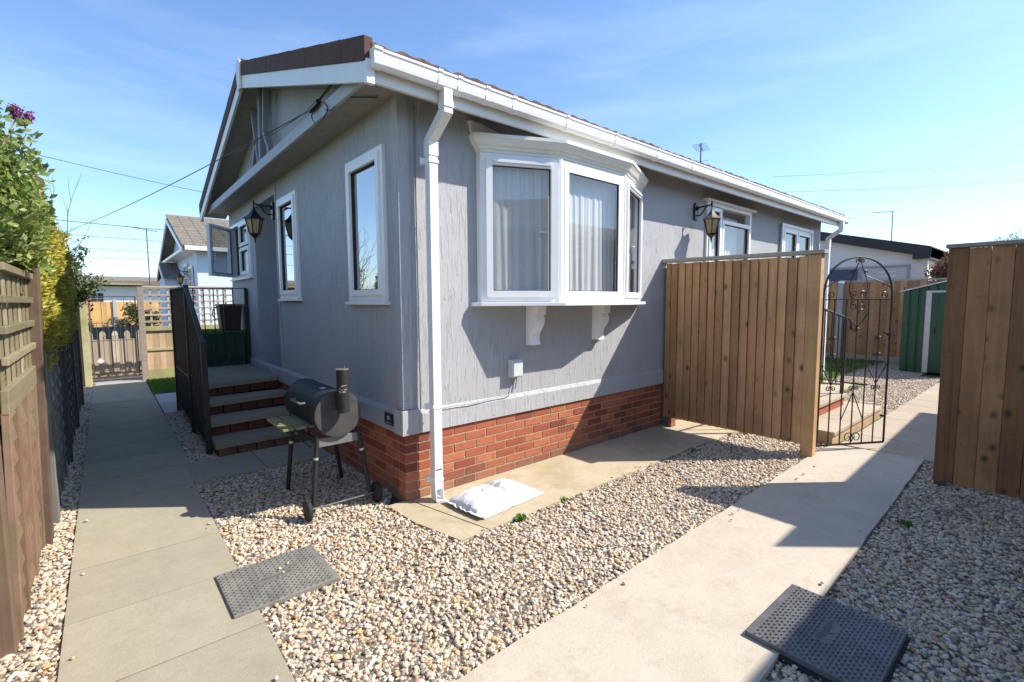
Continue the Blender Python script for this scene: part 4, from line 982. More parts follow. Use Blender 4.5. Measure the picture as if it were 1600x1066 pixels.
for y in (0.199, 0.942):
    b = MB(); b.lathe([(rb_+0.005,0),(rb_+0.005,0.012),(rb_-0.008,0.014),(0.001,0.015)], (0,0,0), 40, M=Matrix.Translation((cx_,y+0.009,cz_)) @ Matrix.Rotation(R(90),4,'X'))
    b.build('end_disc', 'bbqend' if y < .5 else 'bbq', BQ)
b = MB(); b.tube([(cx_+0.015,0.135,0.755),(cx_+0.015,0.135,1.065)], 0.042, 20); ch = b.build('chimney', 'bbq', BQ, smooth=True)
b = MB(); b.lathe([(0.046,0),(0.046,0.006),(0.001,0.008)], (cx_+0.015,0.135,1.066), 20); b.tube([(cx_+0.03,0.135,1.07),(cx_+0.03,0.135,1.095)], 0.004, 6); b.build('chimney_cap', 'lampold', ch)
b = MB(); b.box(cx_-0.02,cx_+0.045,0.165,0.198,0.77,0.86); b.build('bracket', 'bbq', BQ)
# worn paint flecks
b = MB(); rg = random.Random(3)
for i in range(16):
    t = R(rg.uniform(200,285)); z = rg.uniform(0.90,0.955); w = rg.uniform(.003,.012)
    c = Vector((cx_+0.015+0.0425*math.cos(t), 0.135+0.0425*math.sin(t), z)); tx = Vector((-math.sin(t), math.cos(t), 0))
    q = rg.uniform(-.002,.006); b.add([c-tx*w, c+tx*w+Vector((0,0,q)), c+tx*w*.8+Vector((0,0,q+.005)), c-tx*w*.7+Vector((0,0,.004))], [(0,1,2,3)])
b.build('worn_patch', 'steel', ch)
b = MB(); b.tube([(cx_-0.165,0.42,0.80),(cx_-0.20,0.42,0.80),(cx_-0.20,0.64,0.80),(cx_-0.165,0.64,0.80)], 0.009, 8); b.build('lid_handle', 'lampold', BQ, smooth=True)
b = MB(); b.lathe([(0.028,0),(0.026,0.004),(0.001,0.005)], (cx_-0.03,0.42,cz_+rb_*0.985), 16); b.build('thermometer', 'steel', BQ, smooth=True)
# shelf
for i, x in enumerate((-0.775,-0.685,-0.595)):
    b = MB(); b.rnd(); b.box(x,x+0.075,0.34,0.80,0.628,0.645); b.build('shelf_slat', 'shelf' if i < 2 else 'bbqbar', BQ, bevel=.003)
b = MB(); b.tube([(-0.76,0.42,0.618),(-0.58,0.40,0.618)], 0.009, 6); b.tube([(-0.76,0.76,0.618),(-0.58,0.76,0.618)], 0.009, 6); b.tube([(-0.74,0.41,0.61),(-0.66,0.39,0.55),(-0.60,0.30,0.49)], 0.005, 6); b.build('shelf_bracket', 'bbq', BQ)
legs = [((-0.575,0.235,0.60),(-0.635,0.20,0.045)),((-0.275,0.235,0.60),(-0.20,0.20,0.055)),((-0.575,0.82,0.60),(-0.62,0.88,0.0)),((-0.275,0.82,0.60),(-0.17,0.88,0.0))]
for p, q in legs:
    b = MB(); b.tube([p, q], 0.017, 12); lg = b.build('leg', 'bbq', BQ, smooth=True)
    p_, q_ = Vector(p), Vector(q); m_ = p_.lerp(q_, 0.30); b = MB(); b.tube([m_, p_.lerp(q_, 0.33)], 0.0185, 12); b.build('leg_band', 'steel', lg, smooth=True)
b = MB(); b.box(-0.575,-0.275,0.225,0.245,0.50,0.565); b.build('cross_bar', 'bbqbar', BQ, bevel=.003)
b = MB(); b.box(-0.575,-0.275,0.81,0.83,0.50,0.565); b.box(-0.585,-0.565,0.24,0.82,0.52,0.56); b.box(-0.285,-0.265,0.24,0.82,0.52,0.56); b.build('frame', 'bbq', BQ, bevel=.003)
b = MB(); b.tube([(-0.68,0.185,0.075),(-0.15,0.185,0.075)], 0.006, 8); b.build('axle', 'lampold', BQ)
for x in (-0.675,-0.155):
    b = MB(); Mw = Matrix.Translation((x,0.185,0.075)) @ Matrix.Rotation(R(90),4,'Y')
    b.lathe([(0.02,-0.02),(0.052,-0.02),(0.068,-0.016),(0.075,-0.006),(0.075,0.006),(0.068,0.016),(0.052,0.02),(0.02,0.02)], (0,0,0), 28, M=Mw)
    for j in range(28):
        t = 2*math.pi*j/28; c = Mw @ Vector((0.0755*math.cos(t), 0.0755*math.sin(t), 0)); e = Mw.to_3x3() @ Vector((0,0,1))
        b.beam(c-e*0.014, c+e*0.014, 0.006, 0.004, tuple(c-Vector((x,0.185,0.075))))
    wh = b.build('wheel', 'rubber', BQ)
    b = MB(); b.lathe([(0.001,-0.024),(0.03,-0.022),(0.035,0.0),(0.03,0.022),(0.001,0.024)], (0,0,0), 16, M=Mw); b.build('hub', 'bbq', wh)

# ------------------------------------------------------------------ inspection covers
def cover(x0, x1, y0, y1, mat, label, rz=0):
    cx, cy = (x0+x1)/2, (y0+y1)/2; T = thing('inspection_cover', (cx,cy,-0.016 if x0 < 0 else 0.004), label, 'drain cover', 'plastic drain covers set in the gravel', rz)
    a, c = (x1-x0)/2, (y1-y0)/2
    b = MB(); b.box(-a,a,-c,c,-0.04,0.012); f = b.build('cover_frame', 'rubber', T, bevel=.003, local=True)
    b = MB(); b.box(-a+.010,a-.010,-c+.010,c-.010,0.013,0.042)
    p = b.build('cover_plate', mat, T, bevel=.004, local=True)
    b = MB(); s = 0.033; ny = int((2*c-.05)/s); nx = int((2*a-.05)/s)
    for i in range(nx+1):
        for j in range(ny*2+1):
            x = -a+.025+i*s + (s/2 if j % 2 else 0); y = -c+.025+j*s/2
            if abs(x) < 0.085 and abs(y) < 0.035 or x > a-.018: continue
            fl = 1 if j % 2 else -1; n = 6; rad = 0.0082
            vs = [(x+rad*math.cos(math.pi*q/n), y+fl*rad*math.sin(math.pi*q/n)-fl*.003, 0.0421) for q in range(n+1)]
            k = len(vs); vs2 = [(vx*0.85+x*0.15, vy*0.85+y*0.15, 0.0485) for vx, vy, _ in vs]
            b.add(vs+vs2, [tuple(range(k)), tuple(range(k, 2*k))]+[(q,(q+1)%k,k+(q+1)%k,k+q) for q in range(k)])
    b.build('tread_pattern', mat, p, local=True)
    # moulded maker's panel in the middle: a bar of lettering-like ribs and a small pointer
    b = MB(); rg = random.Random(5)
    x = -0.075
    while x < 0.075:
        w = rg.uniform(.004,.009); b.box(x, x+w, 0.006, 0.006+rg.uniform(.009,.014), 0.0421, 0.0445); x += w+.003
    b.box(-0.08,0.08,0.0,0.002,0.0421,0.0445); x = -0.05
    while x < 0.05:
        w = rg.uniform(.003,.006); b.box(x, x+w, -0.010, -0.004, 0.0421, 0.044); x += w+.003
    b.prism([(-0.012,-0.016),(0.012,-0.016),(0,-0.03)], 'z', 0.0421, 0.045)
    b.build('moulded_mark', mat, p, local=True)
    return T
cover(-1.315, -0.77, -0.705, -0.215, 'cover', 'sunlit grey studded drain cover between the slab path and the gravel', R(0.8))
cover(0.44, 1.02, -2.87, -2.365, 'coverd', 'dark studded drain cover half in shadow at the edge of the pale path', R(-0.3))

# ------------------------------------------------------------------ white sack
def sack():
    T = thing('sack', (0.56,-0.40,0.01), 'full white polythene sack with faint green print lying on the concrete strip', 'bag')
    nx, ny = 64, 40; Lx, Ly = 0.70, 0.43; vs = []; fs = []
    from mathutils import noise as mn
    def top(u, v):
        ed = max(0, 1-abs(v)**2.4) ** 0.62; en = max(0, 1-abs((u+0.06)/0.94)**3.6) ** 0.62 if u > -1 else 0
        h = 0.105*ed*en*(1-0.22*max(0, u)**1.5)
        h *= 1 - 0.30*math.exp(-((u-0.02-0.10*v)/0.09)**2)
        h -= 0.010*math.exp(-((u+0.42-0.35*v)/0.05)**2)*ed + 0.008*math.exp(-((u-0.5+0.3*v)/0.06)**2)*ed
        h += (0.012*mn.noise(Vector((u*3.2, v*4, 1.3))) + 0.010*mn.noise(Vector((u*7+v*5, v*8, 4.0))) + 0.005*abs(mn.noise(Vector((u*16, v*10, 9.0)))))*en*ed
        if u < -0.45: h += 0.006*mn.noise(Vector((u*3, v*16, 2.0)))*ed
        return max(h, 0.003)
    for side in (1, 0):
        for j in range(ny+1):
            v = -1+2*j/ny
            for i in range(nx+1):
                u = -1+2*i/nx
                pinch = 1 - 0.06*math.exp(-((u+0.12)/0.12)**2)
                x = u*Lx/2*(1-0.03*v*v); y = v*Ly/2*pinch
                if u < -0.9: x += 0.006*mn.noise(Vector((v*7, 0, 0))); 
                z = top(u, v) if side else 0.0
                if u < -0.93: z = (0.022+0.016*mn.noise(Vector((v*6, 1, 0))))*(1.0)+(0.0025 if side else 0)
                vs.append((x, y, z+0.002))
    k = nx+1; K = k*(ny+1)
    for j in range(ny):
        for i in range(nx):
            a = j*k+i; fs.append((a,a+1,a+k+1,a+k)); fs.append((K+a+k,K+a+k+1,K+a+1,K+a))
    for i in range(nx):
        fs.append((K+i,K+i+1,i+1,i)); a = ny*k+i; fs.append((a,a+1,K+a+1,K+a))
    for j in range(ny):
        a = j*k; fs.append((a,a+k,K+a+k,K+a)); a = j*k+nx; fs.append((K+a,K+a+k,a+k,a))
    b = MB(); b.add(vs, fs); T.rotation_euler = (0,0,R(5)); o = b.build('sack_body', 'bag', T, smooth=True, local=True)
    # faint printing that follows the surface
    b = MB(); rg = random.Random(2)
    def P(u, v): 
        return (u*Lx/2*(1-0.03*v*v), v*Ly/2, top(u, v)+0.005)
    for row, (u0, u1, v, hh) in enumerate(((-0.45,-0.05,0.1,0.05),(-0.42,-0.10,-0.05,0.03),(0.05,0.35,0.15,0.06),(0.02,0.30,0.0,0.03),(-0.40,-0.15,-0.16,0.03))):
        u = u0
        while u < u1:
            w_ = rg.uniform(0.012,0.03); b.add([P(u,v),P(u+w_,v),P(u+w_,v+hh),P(u,v+hh)], [(0,1,2,3)]); u += w_+0.014
    b.build('print', 'bagprint', T, local=True)
sack()

# ------------------------------------------------------------------ right hand screen fences
def board_fence(name, x, ys, z0, z1, label, ztop_fn=None, bw=0.112, gap=0.0):
    T = thing(name, (x, (ys[0]+ys[1])/2, 0), label, 'fence')
    b = MB(); y = ys[0]; i = 0; sgn = 1 if ys[1] > ys[0] else -1
    while (ys[1]-y)*sgn > 0.02:
        y2 = y + sgn*min(bw, abs(ys[1]-y)); b.rnd(); zt = (ztop_fn(y) if ztop_fn else z1) + random.uniform(-.004,.004)
        # feather edge: one edge thicker and lapping the next board
        ov = sgn*0.012
        y3 = y2-sgn*0.0035; tw = random.uniform(-.002,.002)
        b.add([(x,y,z0),(x-0.026,y+tw,z0),(x-0.009,y3+tw,z0),(x,y3,z0),(x,y,zt),(x-0.026,y-tw,zt),(x-0.009,y3-tw,zt),(x,y3,zt)],
              [(0,3,2,1),(4,5,6,7),(0,1,5,4),(1,2,6,5),(2,3,7,6),(3,0,4,7)])
        y = y2 + sgn*gap
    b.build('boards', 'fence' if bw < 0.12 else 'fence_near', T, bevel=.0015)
    b = MB(); b.box(x+0.0005, x+0.002, min(ys)+.002, max(ys)-.002, z0+.01, z1-.03); b.build('gap_shade_sheet', 'fence_dark', T)  # thin dark sheet added so the gaps between boards read as shade
    b = MB(); y = ys[0]
    while (ys[1]-y)*sgn > 0.05:
        for zz in (0.38, 1.08, 1.82):
            yy = y+sgn*0.028; zq = zz+random.uniform(-.012,.012); b.lathe([(0.0032,0),(0.0032,0.003)], (0,0,0), 6, M=Matrix.Translation((x-0.0235,yy,zq)) @ Matrix.Rotation(R(-90),4,'Y'))
        y += sgn*bw
    tag(b.build('nail_heads', 'rubber', T), kind='stuff')
    return T
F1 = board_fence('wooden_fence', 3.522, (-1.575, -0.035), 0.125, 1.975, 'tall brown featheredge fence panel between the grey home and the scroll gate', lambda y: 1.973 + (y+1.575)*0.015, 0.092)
b = MB(); b.rnd(); b.box(3.49, 3.585, -1.69, -1.578, -0.05, 1.985); b.build('post', 'fence_post', F1, bevel=.004)
b = MB(); b.rnd(); b.box(3.523, 3.60, -0.10, -0.01, 0.0, 1.95); b.build('post', 'fence_dark', F1)
b = MB(); b.rnd(); b.prism([(-1.72,1.990),(-0.005,2.012),(-0.005,2.052),(-1.72,2.026)], 'x', 3.465, 3.60); b.build('capping', 'fence_grey', F1, bevel=.004)
b = MB()
for z in (0.35, 1.05, 1.78): b.rnd(); b.box(3.523, 3.565, -1.577, -0.1, z, z+0.07)
b.build('rail', 'fence', F1)
b = MB()
for c in range(2): b.rnd(); b.box(3.50,3.60,-0.155,-0.11,0.0+c*0.07,0.065+c*0.07)
tag(b.build('brick', 'brick', bevel=.003), 'broken brick propped under the wall end of the fence panel', 'brick')

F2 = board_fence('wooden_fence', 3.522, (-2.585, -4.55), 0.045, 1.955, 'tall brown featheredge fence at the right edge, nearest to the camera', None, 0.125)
b = MB(); b.rnd(); b.box(3.523, 3.60, -2.66, -2.588, 0.0, 1.95); b.build('post', 'fence_dark', F2)
b = MB(); b.rnd(); b.box(3.465, 3.60, -4.55, -2.57, 1.962, 1.992); b.build('capping', 'fence_grey', F2, bevel=.004)
# fallen twig at the foot of the fence
b = MB(); b.tube([(2.75,-2.75,0.03),(2.95,-2.80,0.035),(3.15,-2.88,0.03),(3.30,-2.93,0.03)], [0.008,0.007,0.006,0.003], 6); tag(b.build('twig', 'bark'), 'thin fallen twig on the shaded gravel before the right fence', 'twig')

# scroll gate standing ajar ---------------------------------------------
GA, GBp = Vector((3.70,-1.66,0)), Vector((4.372,-2.065,0))
def scroll_gate():
    T = thing('scroll_gate', GA, 'tall black wrought iron gate with arched top and scrolls, standing ajar', 'gate')
    d = (GBp-GA).normalized(); Wd = (GBp-GA).length
    def P(u, z): return GA + d*u + Vector((0,0,z))
    z0, z1, zt = 0.085, 1.555, 1.975
    fr = MB(); fr.tube([P(0,z0-.01),P(0,z1)], 0.012, 8); fr.tube([P(Wd,z0),P(Wd,z1)], 0.010, 8)
    fr.beam(P(0,z0),P(Wd,z0),0.008,0.02); fr.beam(P(-.04,z1),P(Wd,z1),0.016,0.008)
    fr.tube([P(Wd/2 - Wd/2*math.cos(math.pi*i/24), z1 + (zt-z1)*math.sin(math.pi*i/24)**0.8) for i in range(25)], 0.010, 8)
    fr.build('gate_frame', 'gateiron', T, smooth=True)
    us = [Wd*q for q in (0.165,0.335,0.5,0.665,0.83)]
    for i, u in enumerate(us):
        b = MB(); b.tube([P(u,z0),P(u,z1)], 0.0065, 6); b.build('bar', 'gateiron', T, smooth=True)
    def scroll(uc, zc, r, dirn, start, turns=1.25):
        pts = []
        for i in range(18):
            t = i/17; a = start + dirn*t*turns*2*math.pi; rr_ = r*(1-0.72*t); pts.append(P(uc+rr_*math.cos(a), zc+rr_*math.sin(a)))
        return pts
    def addsc(items):
        b = MB()
        for it in items: b.tube(it, 0.005, 5)
        b.build('scrollwork', 'gateiron', T, smooth=True)
    u1, u2, u3, u4, u5 = us
    addsc([scroll(u3-0.032,0.15,0.062,1,R(-40)), scroll(u3+0.032+.03,0.15,0.062,-1,R(220)), [P(u2,0.33),P(u3,0.62)], [P(u4,0.33),P(u3,0.62)], scroll(u3-0.03,0.66,0.028,1,0), scroll(u3+0.03,0.66,0.028,-1,R(180))])
    for uc, ua, ub in ((u1,0,u2),(u5,u4,Wd)):
        addsc([[P(ua,0.92),P(uc,0.70)],[P(ub,0.92),P(uc,0.70)],scroll(uc-0.03,0.66,0.028,1,0),scroll(uc+0.03,0.66,0.028,-1,R(180)),scroll(uc-0.03,0.99,0.028,1,0),scroll(uc+0.03,0.99,0.028,-1,R(180)),scroll(uc-0.022,1.165,0.022,1,0),scroll(uc+0.022,1.165,0.022,-1,R(180))])
    addsc([[P(u2,1.42),P(u3,1.27)],[P(u4,1.42),P(u3,1.27)],scroll(u3-0.025,1.25,0.024,1,0),scroll(u3+0.025,1.25,0.024,-1,R(180)),
           scroll(u3-0.045,1.49,0.045,1,R(90)),scroll(u3+0.045,1.49,0.045,-1,R(90)),scroll(u3-0.05,1.61,0.045,-1,R(-90)),scroll(u3+0.05,1.61,0.045,1,R(-90)),
           scroll(0.09,1.60,0.045,-1,R(-90)),scroll(Wd-0.09,1.60,0.045,1,R(-90))])
    addsc([[P(u3,1.955),P(u3-0.05,1.84),P(u3-0.10,1.72),P(u3-0.105,1.64),P(u3-0.07,1.565)],[P(u3,1.955),P(u3+0.05,1.84),P(u3+0.10,1.72),P(u3+0.105,1.64),P(u3+0.07,1.565)],
           scroll(u3-0.028,1.94,0.026,-1,R(60)),scroll(u3+0.028,1.94,0.026,1,R(120)),scroll(u3-0.075,1.83,0.02,1,0),scroll(u3+0.075,1.83,0.02,-1,R(180)),
           [P(u3-0.08,1.79),P(0.12,1.73),P(0.025,1.68)],[P(u3+0.08,1.79),P(Wd-0.12,1.73),P(Wd-0.025,1.68)]])
    b = MB(); b.beam(P(Wd-0.03,1.20),P(Wd+0.05,1.19),0.02,0.02); b.tube([P(Wd,1.19)+Vector((0.02,-0.02,0)),P(Wd,1.21)+Vector((-0.02,0.02,0)),P(Wd-0.03,1.22)+Vector((-0.03,0.03,0))],0.007,6); b.build('latch', 'gateiron', T)
    for z in (z1, 0.14):
        b = MB(); b.tube([P(-0.02,z-.02),P(-0.02,z+.02)],0.012,8); b.beam(P(-0.02,z),GA+Vector((-0.11,-0.0,z)),0.02,0.012); b.build('hinge', 'gateiron', T)
scroll_gate()

# side door steps behind the gate with handrail ---------------------------
S2 = thing('garden_steps', (5,-1,0), 'low buff slab steps seen through the scroll gate beside the home', 'steps')
b = MB(); b.rnd(.6,.8); b.box(4.20,6.15,-1.66,-0.9,-0.03,0.09); b.build('riser', 'tan_wood', S2)
for i in range(3):
    b = MB(); b.rnd(); b.box(4.19+i*0.655,4.84+i*0.655,-1.68,-0.88,0.0915,0.135); b.build('tread', 'slab2', S2, bevel=.005)
b = MB(); b.rnd(.3,.6); b.box(4.40,5.85,-1.32,-0.1,0.136,0.25); b.build('riser', 'brick', S2)
for i in range(2):
    b = MB(); b.rnd(); b.box(4.38+i*0.75,5.13+i*0.75,-1.35,-0.08,0.2515,0.295); b.build('tread', 'slab2', S2, bevel=.005)
H2 = thing('garden_handrail', (5.8,-1.3,0.295), 'black handrail with a down curved end behind the scroll gate', 'railing')
b = MB(); b.box(5.80,5.84,-1.32,-1.28,0.296,1.30); b.build('newel_post', 'black', H2, bevel=.004)
b = MB(); b.box(4.45,4.49,-1.32,-1.28,0.296,1.55); b.build('newel_post', 'black', H2, bevel=.004)
b = MB(); b.tube([(4.45,-1.3,1.50),(4.9,-1.3,1.45),(5.82,-1.3,1.32),(6.0,-1.3,1.28),(6.06,-1.3,1.22),(6.07,-1.3,1.15)], 0.018, 8); b.build('handrail', 'black', H2, smooth=True)
b = MB(); b.tube([(4.47,-1.3,0.60),(5.82,-1.3,0.42)], 0.012, 8); b.build('lower_rail', 'black', H2, smooth=True)
for i in range(4):
    x = 4.74+i*0.27; b = MB(); b.box(x-.006,x+.006,-1.306,-1.294,0.55-i*.035,1.46-i*.03); b.build('baluster', 'black', H2)

# ------------------------------------------------------------------ green shed
SH = thing('garden_shed', (12.1,-1.6,0), 'small dark green metal shed with a pale door frame beyond the gate', 'shed')
x0, x1, y0, y1 = 11.45, 12.85, -2.25, -0.87
b = MB(); y = y1
prof = []
while y > y0:
    prof += [(x0,y),(x0,y-0.10),(x0+0.018,y-0.115),(x0+0.018,y-0.13)]; y -= 0.145
prof = [p for p in prof if p[1] > y0]+[(x0,y0),(x1,y0),(x1,y1)]
zf = lambda y: 1.72 + (y1-y)*0.27 if y > -1.56 else 1.72+(y+2.25)*0.27
vs = [(x,y,0.02) for x,y in prof]+[(x,y,zf(y)) for x,y in prof]; n = len(prof)
b.add(vs, [(i,(i+1)%n,n+(i+1)%n,n+i) for i in range(n)]); b.build('wall', 'shedgreen', SH)
b = MB(); b.prism([(y1+0.06,1.715),(-1.56,1.92),(y0-0.06,1.715),(y0-0.06,1.745),(-1.56,1.95),(y1+0.06,1.745)], 'x', x0-0.04, x1+0.04); b.build('roof', 'shedtrim', SH)
b = MB(); b.box(x0-0.03,x0-0.002,-1.34,-1.25,0.02,1.74); b.box(x0-0.03,x0-0.002,-1.95,-1.34,1.70,1.74); b.box(x0-0.03,x0-0.002,-2.03,-1.95,0.02,1.74); b.build('door_frame', 'shedtrim', SH)
b = MB(); b.box(x0-0.02,x0-0.003,-1.95,-1.34,0.03,1.695); 
for i in range(5): b.box(x0-0.026,x0-0.0205,-1.93+i*0.12,-1.88+i*0.12,0.05,1.68)
dd = b.build('door', 'shedgreen', SH); b = MB(); b.tube([(x0-0.05,-1.42,0.85),(x0-0.05,-1.42,0.97)],0.01,6); b.build('handle', 'black', dd)

# far boundary fence on the right
FB = thing('boundary_fence', (13,0.6,0), 'long brown boarded boundary fence with a concrete post behind the shed', 'fence')
b = MB(); y = -4.6
while y < 6.5:
    b.rnd(); b.box(12.98,13.0+random.uniform(0,.01),y,y+0.118,0.15,2.0+random.uniform(-.006,.006)); y += 0.12
b.build('boards', 'fence', FB)
b = MB(); b.rnd(); b.box(12.95,13.02,-4.6,6.5,2.01,2.05); b.box(12.965,13.0,-4.6,6.5,-0.02,0.145); b.build('capping', 'fence_grey', FB)
for y in (-1.85, 0.62, 3.1, 5.6):
    b = MB(); b.prism([(12.86,2.0),(13.0,2.06),(13.0,-0.05),(12.86,-0.05)], 'y', y, y+0.13) ; b.build('concrete_post', 'conpost', FB, bevel=.008)

# white clad neighbour ------------------------------------------------------
WH = thing('white_bungalow', (14.5,2,0), 'white clad single storey home with black sloping fascia behind the brown fence', 'house')
Xw = 14.5
def zs(y): return 2.72 + 0.262*(y+0.55) if y < 2.5 else 2.72+0.262*3.05-0.262*(y-2.5)
b = MB(); b.prism([(-0.72,0),(5.7,0),(5.7,2.7),(2.5,zs(2.5)),(-0.72,zs(-0.72))], 'x', Xw, Xw+9); b.build('wall', 'whiteclad', WH)
b = MB(); z = 0.1
while z < 3.4:
    ya = -0.71; yb = 5.7
    if z > 2.6: ya = max(-0.72, -0.55+(z-2.70)/0.262); yb = 5.55-(z-2.7)/0.262
    if yb > ya: b.prism([(Xw-0.014,z),(Xw-0.002,z+0.11),(Xw-0.0005,z+0.11),(Xw-0.0005,z)], 'y', ya, yb)
    z += 0.115
b.build('cladding', 'whiteclad', WH)
b = MB(); b.prism([(-0.86,zs(-0.86)-0.02),(2.5,zs(2.5)-0.0),(5.8,zs(5.8)-0.0),(5.8,zs(5.8)+0.24),(2.5,zs(2.5)+0.24),(-0.86,zs(-0.86)+0.26)], 'x', Xw-0.30, Xw+9.2)
b.box(Xw-0.31, Xw+9, -0.86, -0.50, 2.60, 2.87); b.build('roof', 'darkroof', WH)
b = MB(); b.box(Xw-0.03,Xw+0.05,-0.77,-0.66,0,2.62); b.build('corner_board', 'upvc', WH)
b = MB(); ring(b,'x',Xw-0.04,Xw,-0.42,2.9,2.04,2.48,0.06); b.box(Xw-0.04,Xw,0.62,0.72,2.10,2.42); wo = b.build('window', 'conpost', WH)
b = MB(); pane(b,'x',Xw-0.02,-0.36,0.62,2.10,2.42); b.build('pane','meter',wo)
b = MB(); pane(b,'x',Xw-0.02,0.72,2.84,2.10,2.42); b.build('pane', m_plain('blue_blind',(0.055,0.085,0.17),0.35), wo)
b = MB(); b.box(Xw-0.03,Xw-0.021,-0.12,0.22,2.17,2.20); b.box(Xw-0.03,Xw-0.021,-0.12,0.22,2.29,2.315); b.build('blind_slat','upvc',wo)
A2 = thing('roof_aerial', (14.9,0.11,3.2), 'thin pale aerial on the black edged roof of the white bungalow', 'aerial')
b = MB(); b.tube([(14.9,0.10,3.1),(14.9,0.10,3.98)],0.014,6); b.build('mast','conpost',A2)
b = MB(); b.tube([(14.9,0.10,3.96),(14.9,0.55,4.0)],0.010,6); 
for i in range(5): b.tube([(14.85,0.15+i*.09,3.97),(14.95,0.15+i*.09,3.985)],0.005,5)
b.build('antenna','conpost',A2)

# ------------------------------------------------------------------ left boundary : old fence
LX = -2.05
def old_panel(y0, y1, label, ztop, trellis=True, dark=False):
    T = thing('garden_fence', (LX,(y0+y1)/2,0), label, 'fence', 'old fence panels along the left side')
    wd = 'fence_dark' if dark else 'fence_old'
    zl = 1.06 if trellis else ztop-0.06
    b = MB(); z = 0.03; i = 0
    while z < zl:
        b.rnd(); a0 = random.uniform(-.012,.012); a1 = random.uniform(-.012,.012); zt = min(z+0.15, zl+.02)
        # lapped boards, lower edge kicked out and slightly wavy
        n = 10; vs = []
        for k in range(n+1):
            t = k/n; y = y0+(y1-y0)*t; w_ = 0.008*math.sin(t*7+i*2.1)+a0*(1-t)+a1*t
            vs += [(LX-0.02,y,z+w_),(LX+0.008,y,z+w_),(LX-0.018,y,zt-0.004),(LX-0.026,y,zt-0.004)]
        fs = []
        for k in range(n):
            o = 4*k; fs += [(o,o+1,o+5,o+4),(o+1,o+2,o+6,o+5),(o+2,o+3,o+7,o+6),(o+3,o,o+4,o+7)]
        b.add(vs, fs); z += 0.125; i += 1
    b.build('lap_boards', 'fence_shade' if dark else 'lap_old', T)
    b = MB(); y = y0+0.28
    while y < y1-0.05:
        b.rnd(); b.box(LX-0.012,LX+0.017,y,y+0.035,0.0,zl); y += 0.40
    for yy in (y0+0.0, y1-0.035): b.rnd(); b.box(LX-0.012,LX+0.017,yy,yy+0.035,0.0,zl)
    b.build('batten', wd, T, bevel=.003)
    if trellis:
        b = MB(); b.rnd(); b.box(LX-0.01,LX+0.018,y0,y1,1.05,1.165); b.build('mid_rail', 'trellis_old', T, bevel=.004)
        b = MB()
        for zz in (1.275,1.415,1.555): b.rnd(); b.box(LX+0.0,LX+0.024,y0,y1,zz,zz+0.035)
        b.rnd(); b.box(LX-0.012,LX+0.028,y0,y1,1.70,1.735); b.build('trellis_rail', 'trellis_old', T, bevel=.003)
        b = MB(); y = y0+0.02
        while y < y1-0.03: b.rnd(); b.box(LX-0.009,LX-0.001,y,y+0.085,1.12,1.735); y += 0.175
        b.build('trellis_slat', 'trellis_old', T, bevel=.002)
    else:
        b = MB(); b.rnd(); b.box(LX-0.03,LX+0.035,y0,y1,ztop-0.05,ztop); b.build('capping', wd, T)
    if trellis: T.location.x -= 0.034; T.rotation_euler = (0, R(1.15), 0)     # the old panels lean a little over the path
    return T
LX = -2.17
old_panel(-2.15, -0.30, 'lapped reddish brown fence panel with trellis top, nearest to the camera on the left', 1.735)
LX = -2.05
old_panel(-0.20, 0.945, 'lapped reddish brown fence panel with mossy trellis, between two old posts', 1.735)
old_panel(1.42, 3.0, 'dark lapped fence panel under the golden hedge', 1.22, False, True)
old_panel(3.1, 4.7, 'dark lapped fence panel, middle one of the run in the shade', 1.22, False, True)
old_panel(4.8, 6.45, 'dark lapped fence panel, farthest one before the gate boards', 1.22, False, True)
def fpost(x, y, w, z, mat, label, dx=0, cat='post'):
    b = MB(); b.rnd(); b.prism([(x-w/2,y),(x+w/2,y),(x+w/2,y+w),(x-w/2,y+w)], 'z', -0.05, z); o = b.build('fence_post', mat, bevel=.006)
    tag(o, label, cat, 'old posts of the left fence'); return o
fpost(-2.125, -0.30, 0.09, 1.40, 'post_old', 'short reddish post at the left frame edge between the two trellis panels')
b = MB(); b.rnd(); b.beam((-2.085,1.005,-0.05),(-2.043,1.005,1.90),0.098,0.10,(0,1,0)); tag(b.build('fence_post', 'post_old', bevel=.006), 'tall dark post beside the golden hedge, tallest of the left fence', 'post', 'old posts of the left fence')
fpost(-2.06, 1.33, 0.08, 1.30, 'fence_dark', 'dark post just behind the tall one, under the hedge')
fpost(-2.05, 3.01, 0.08, 1.28, 'fence_dark', 'dark post between the first and second shaded panels')
fpost(-2.05, 4.71, 0.08, 1.28, 'fence_dark', 'dark post between the second and third shaded panels')
fpost(-2.05, 6.46, 0.09, 1.35, 'post_old', 'reddish post at the far end of the shaded panels')
# boards next to the gate
GW = thing('gate_side_fence', (-2.2,8.7,0), 'pale weathered boards left of the garden gate', 'fence')
b = MB(); x = -3.2
while x < -2.04: b.rnd(); b.box(x,x+0.118,8.68,8.705,0.02,1.70+random.uniform(-.01,.01)); x += 0.122
b.build('boards', 'tan_wood', GW)
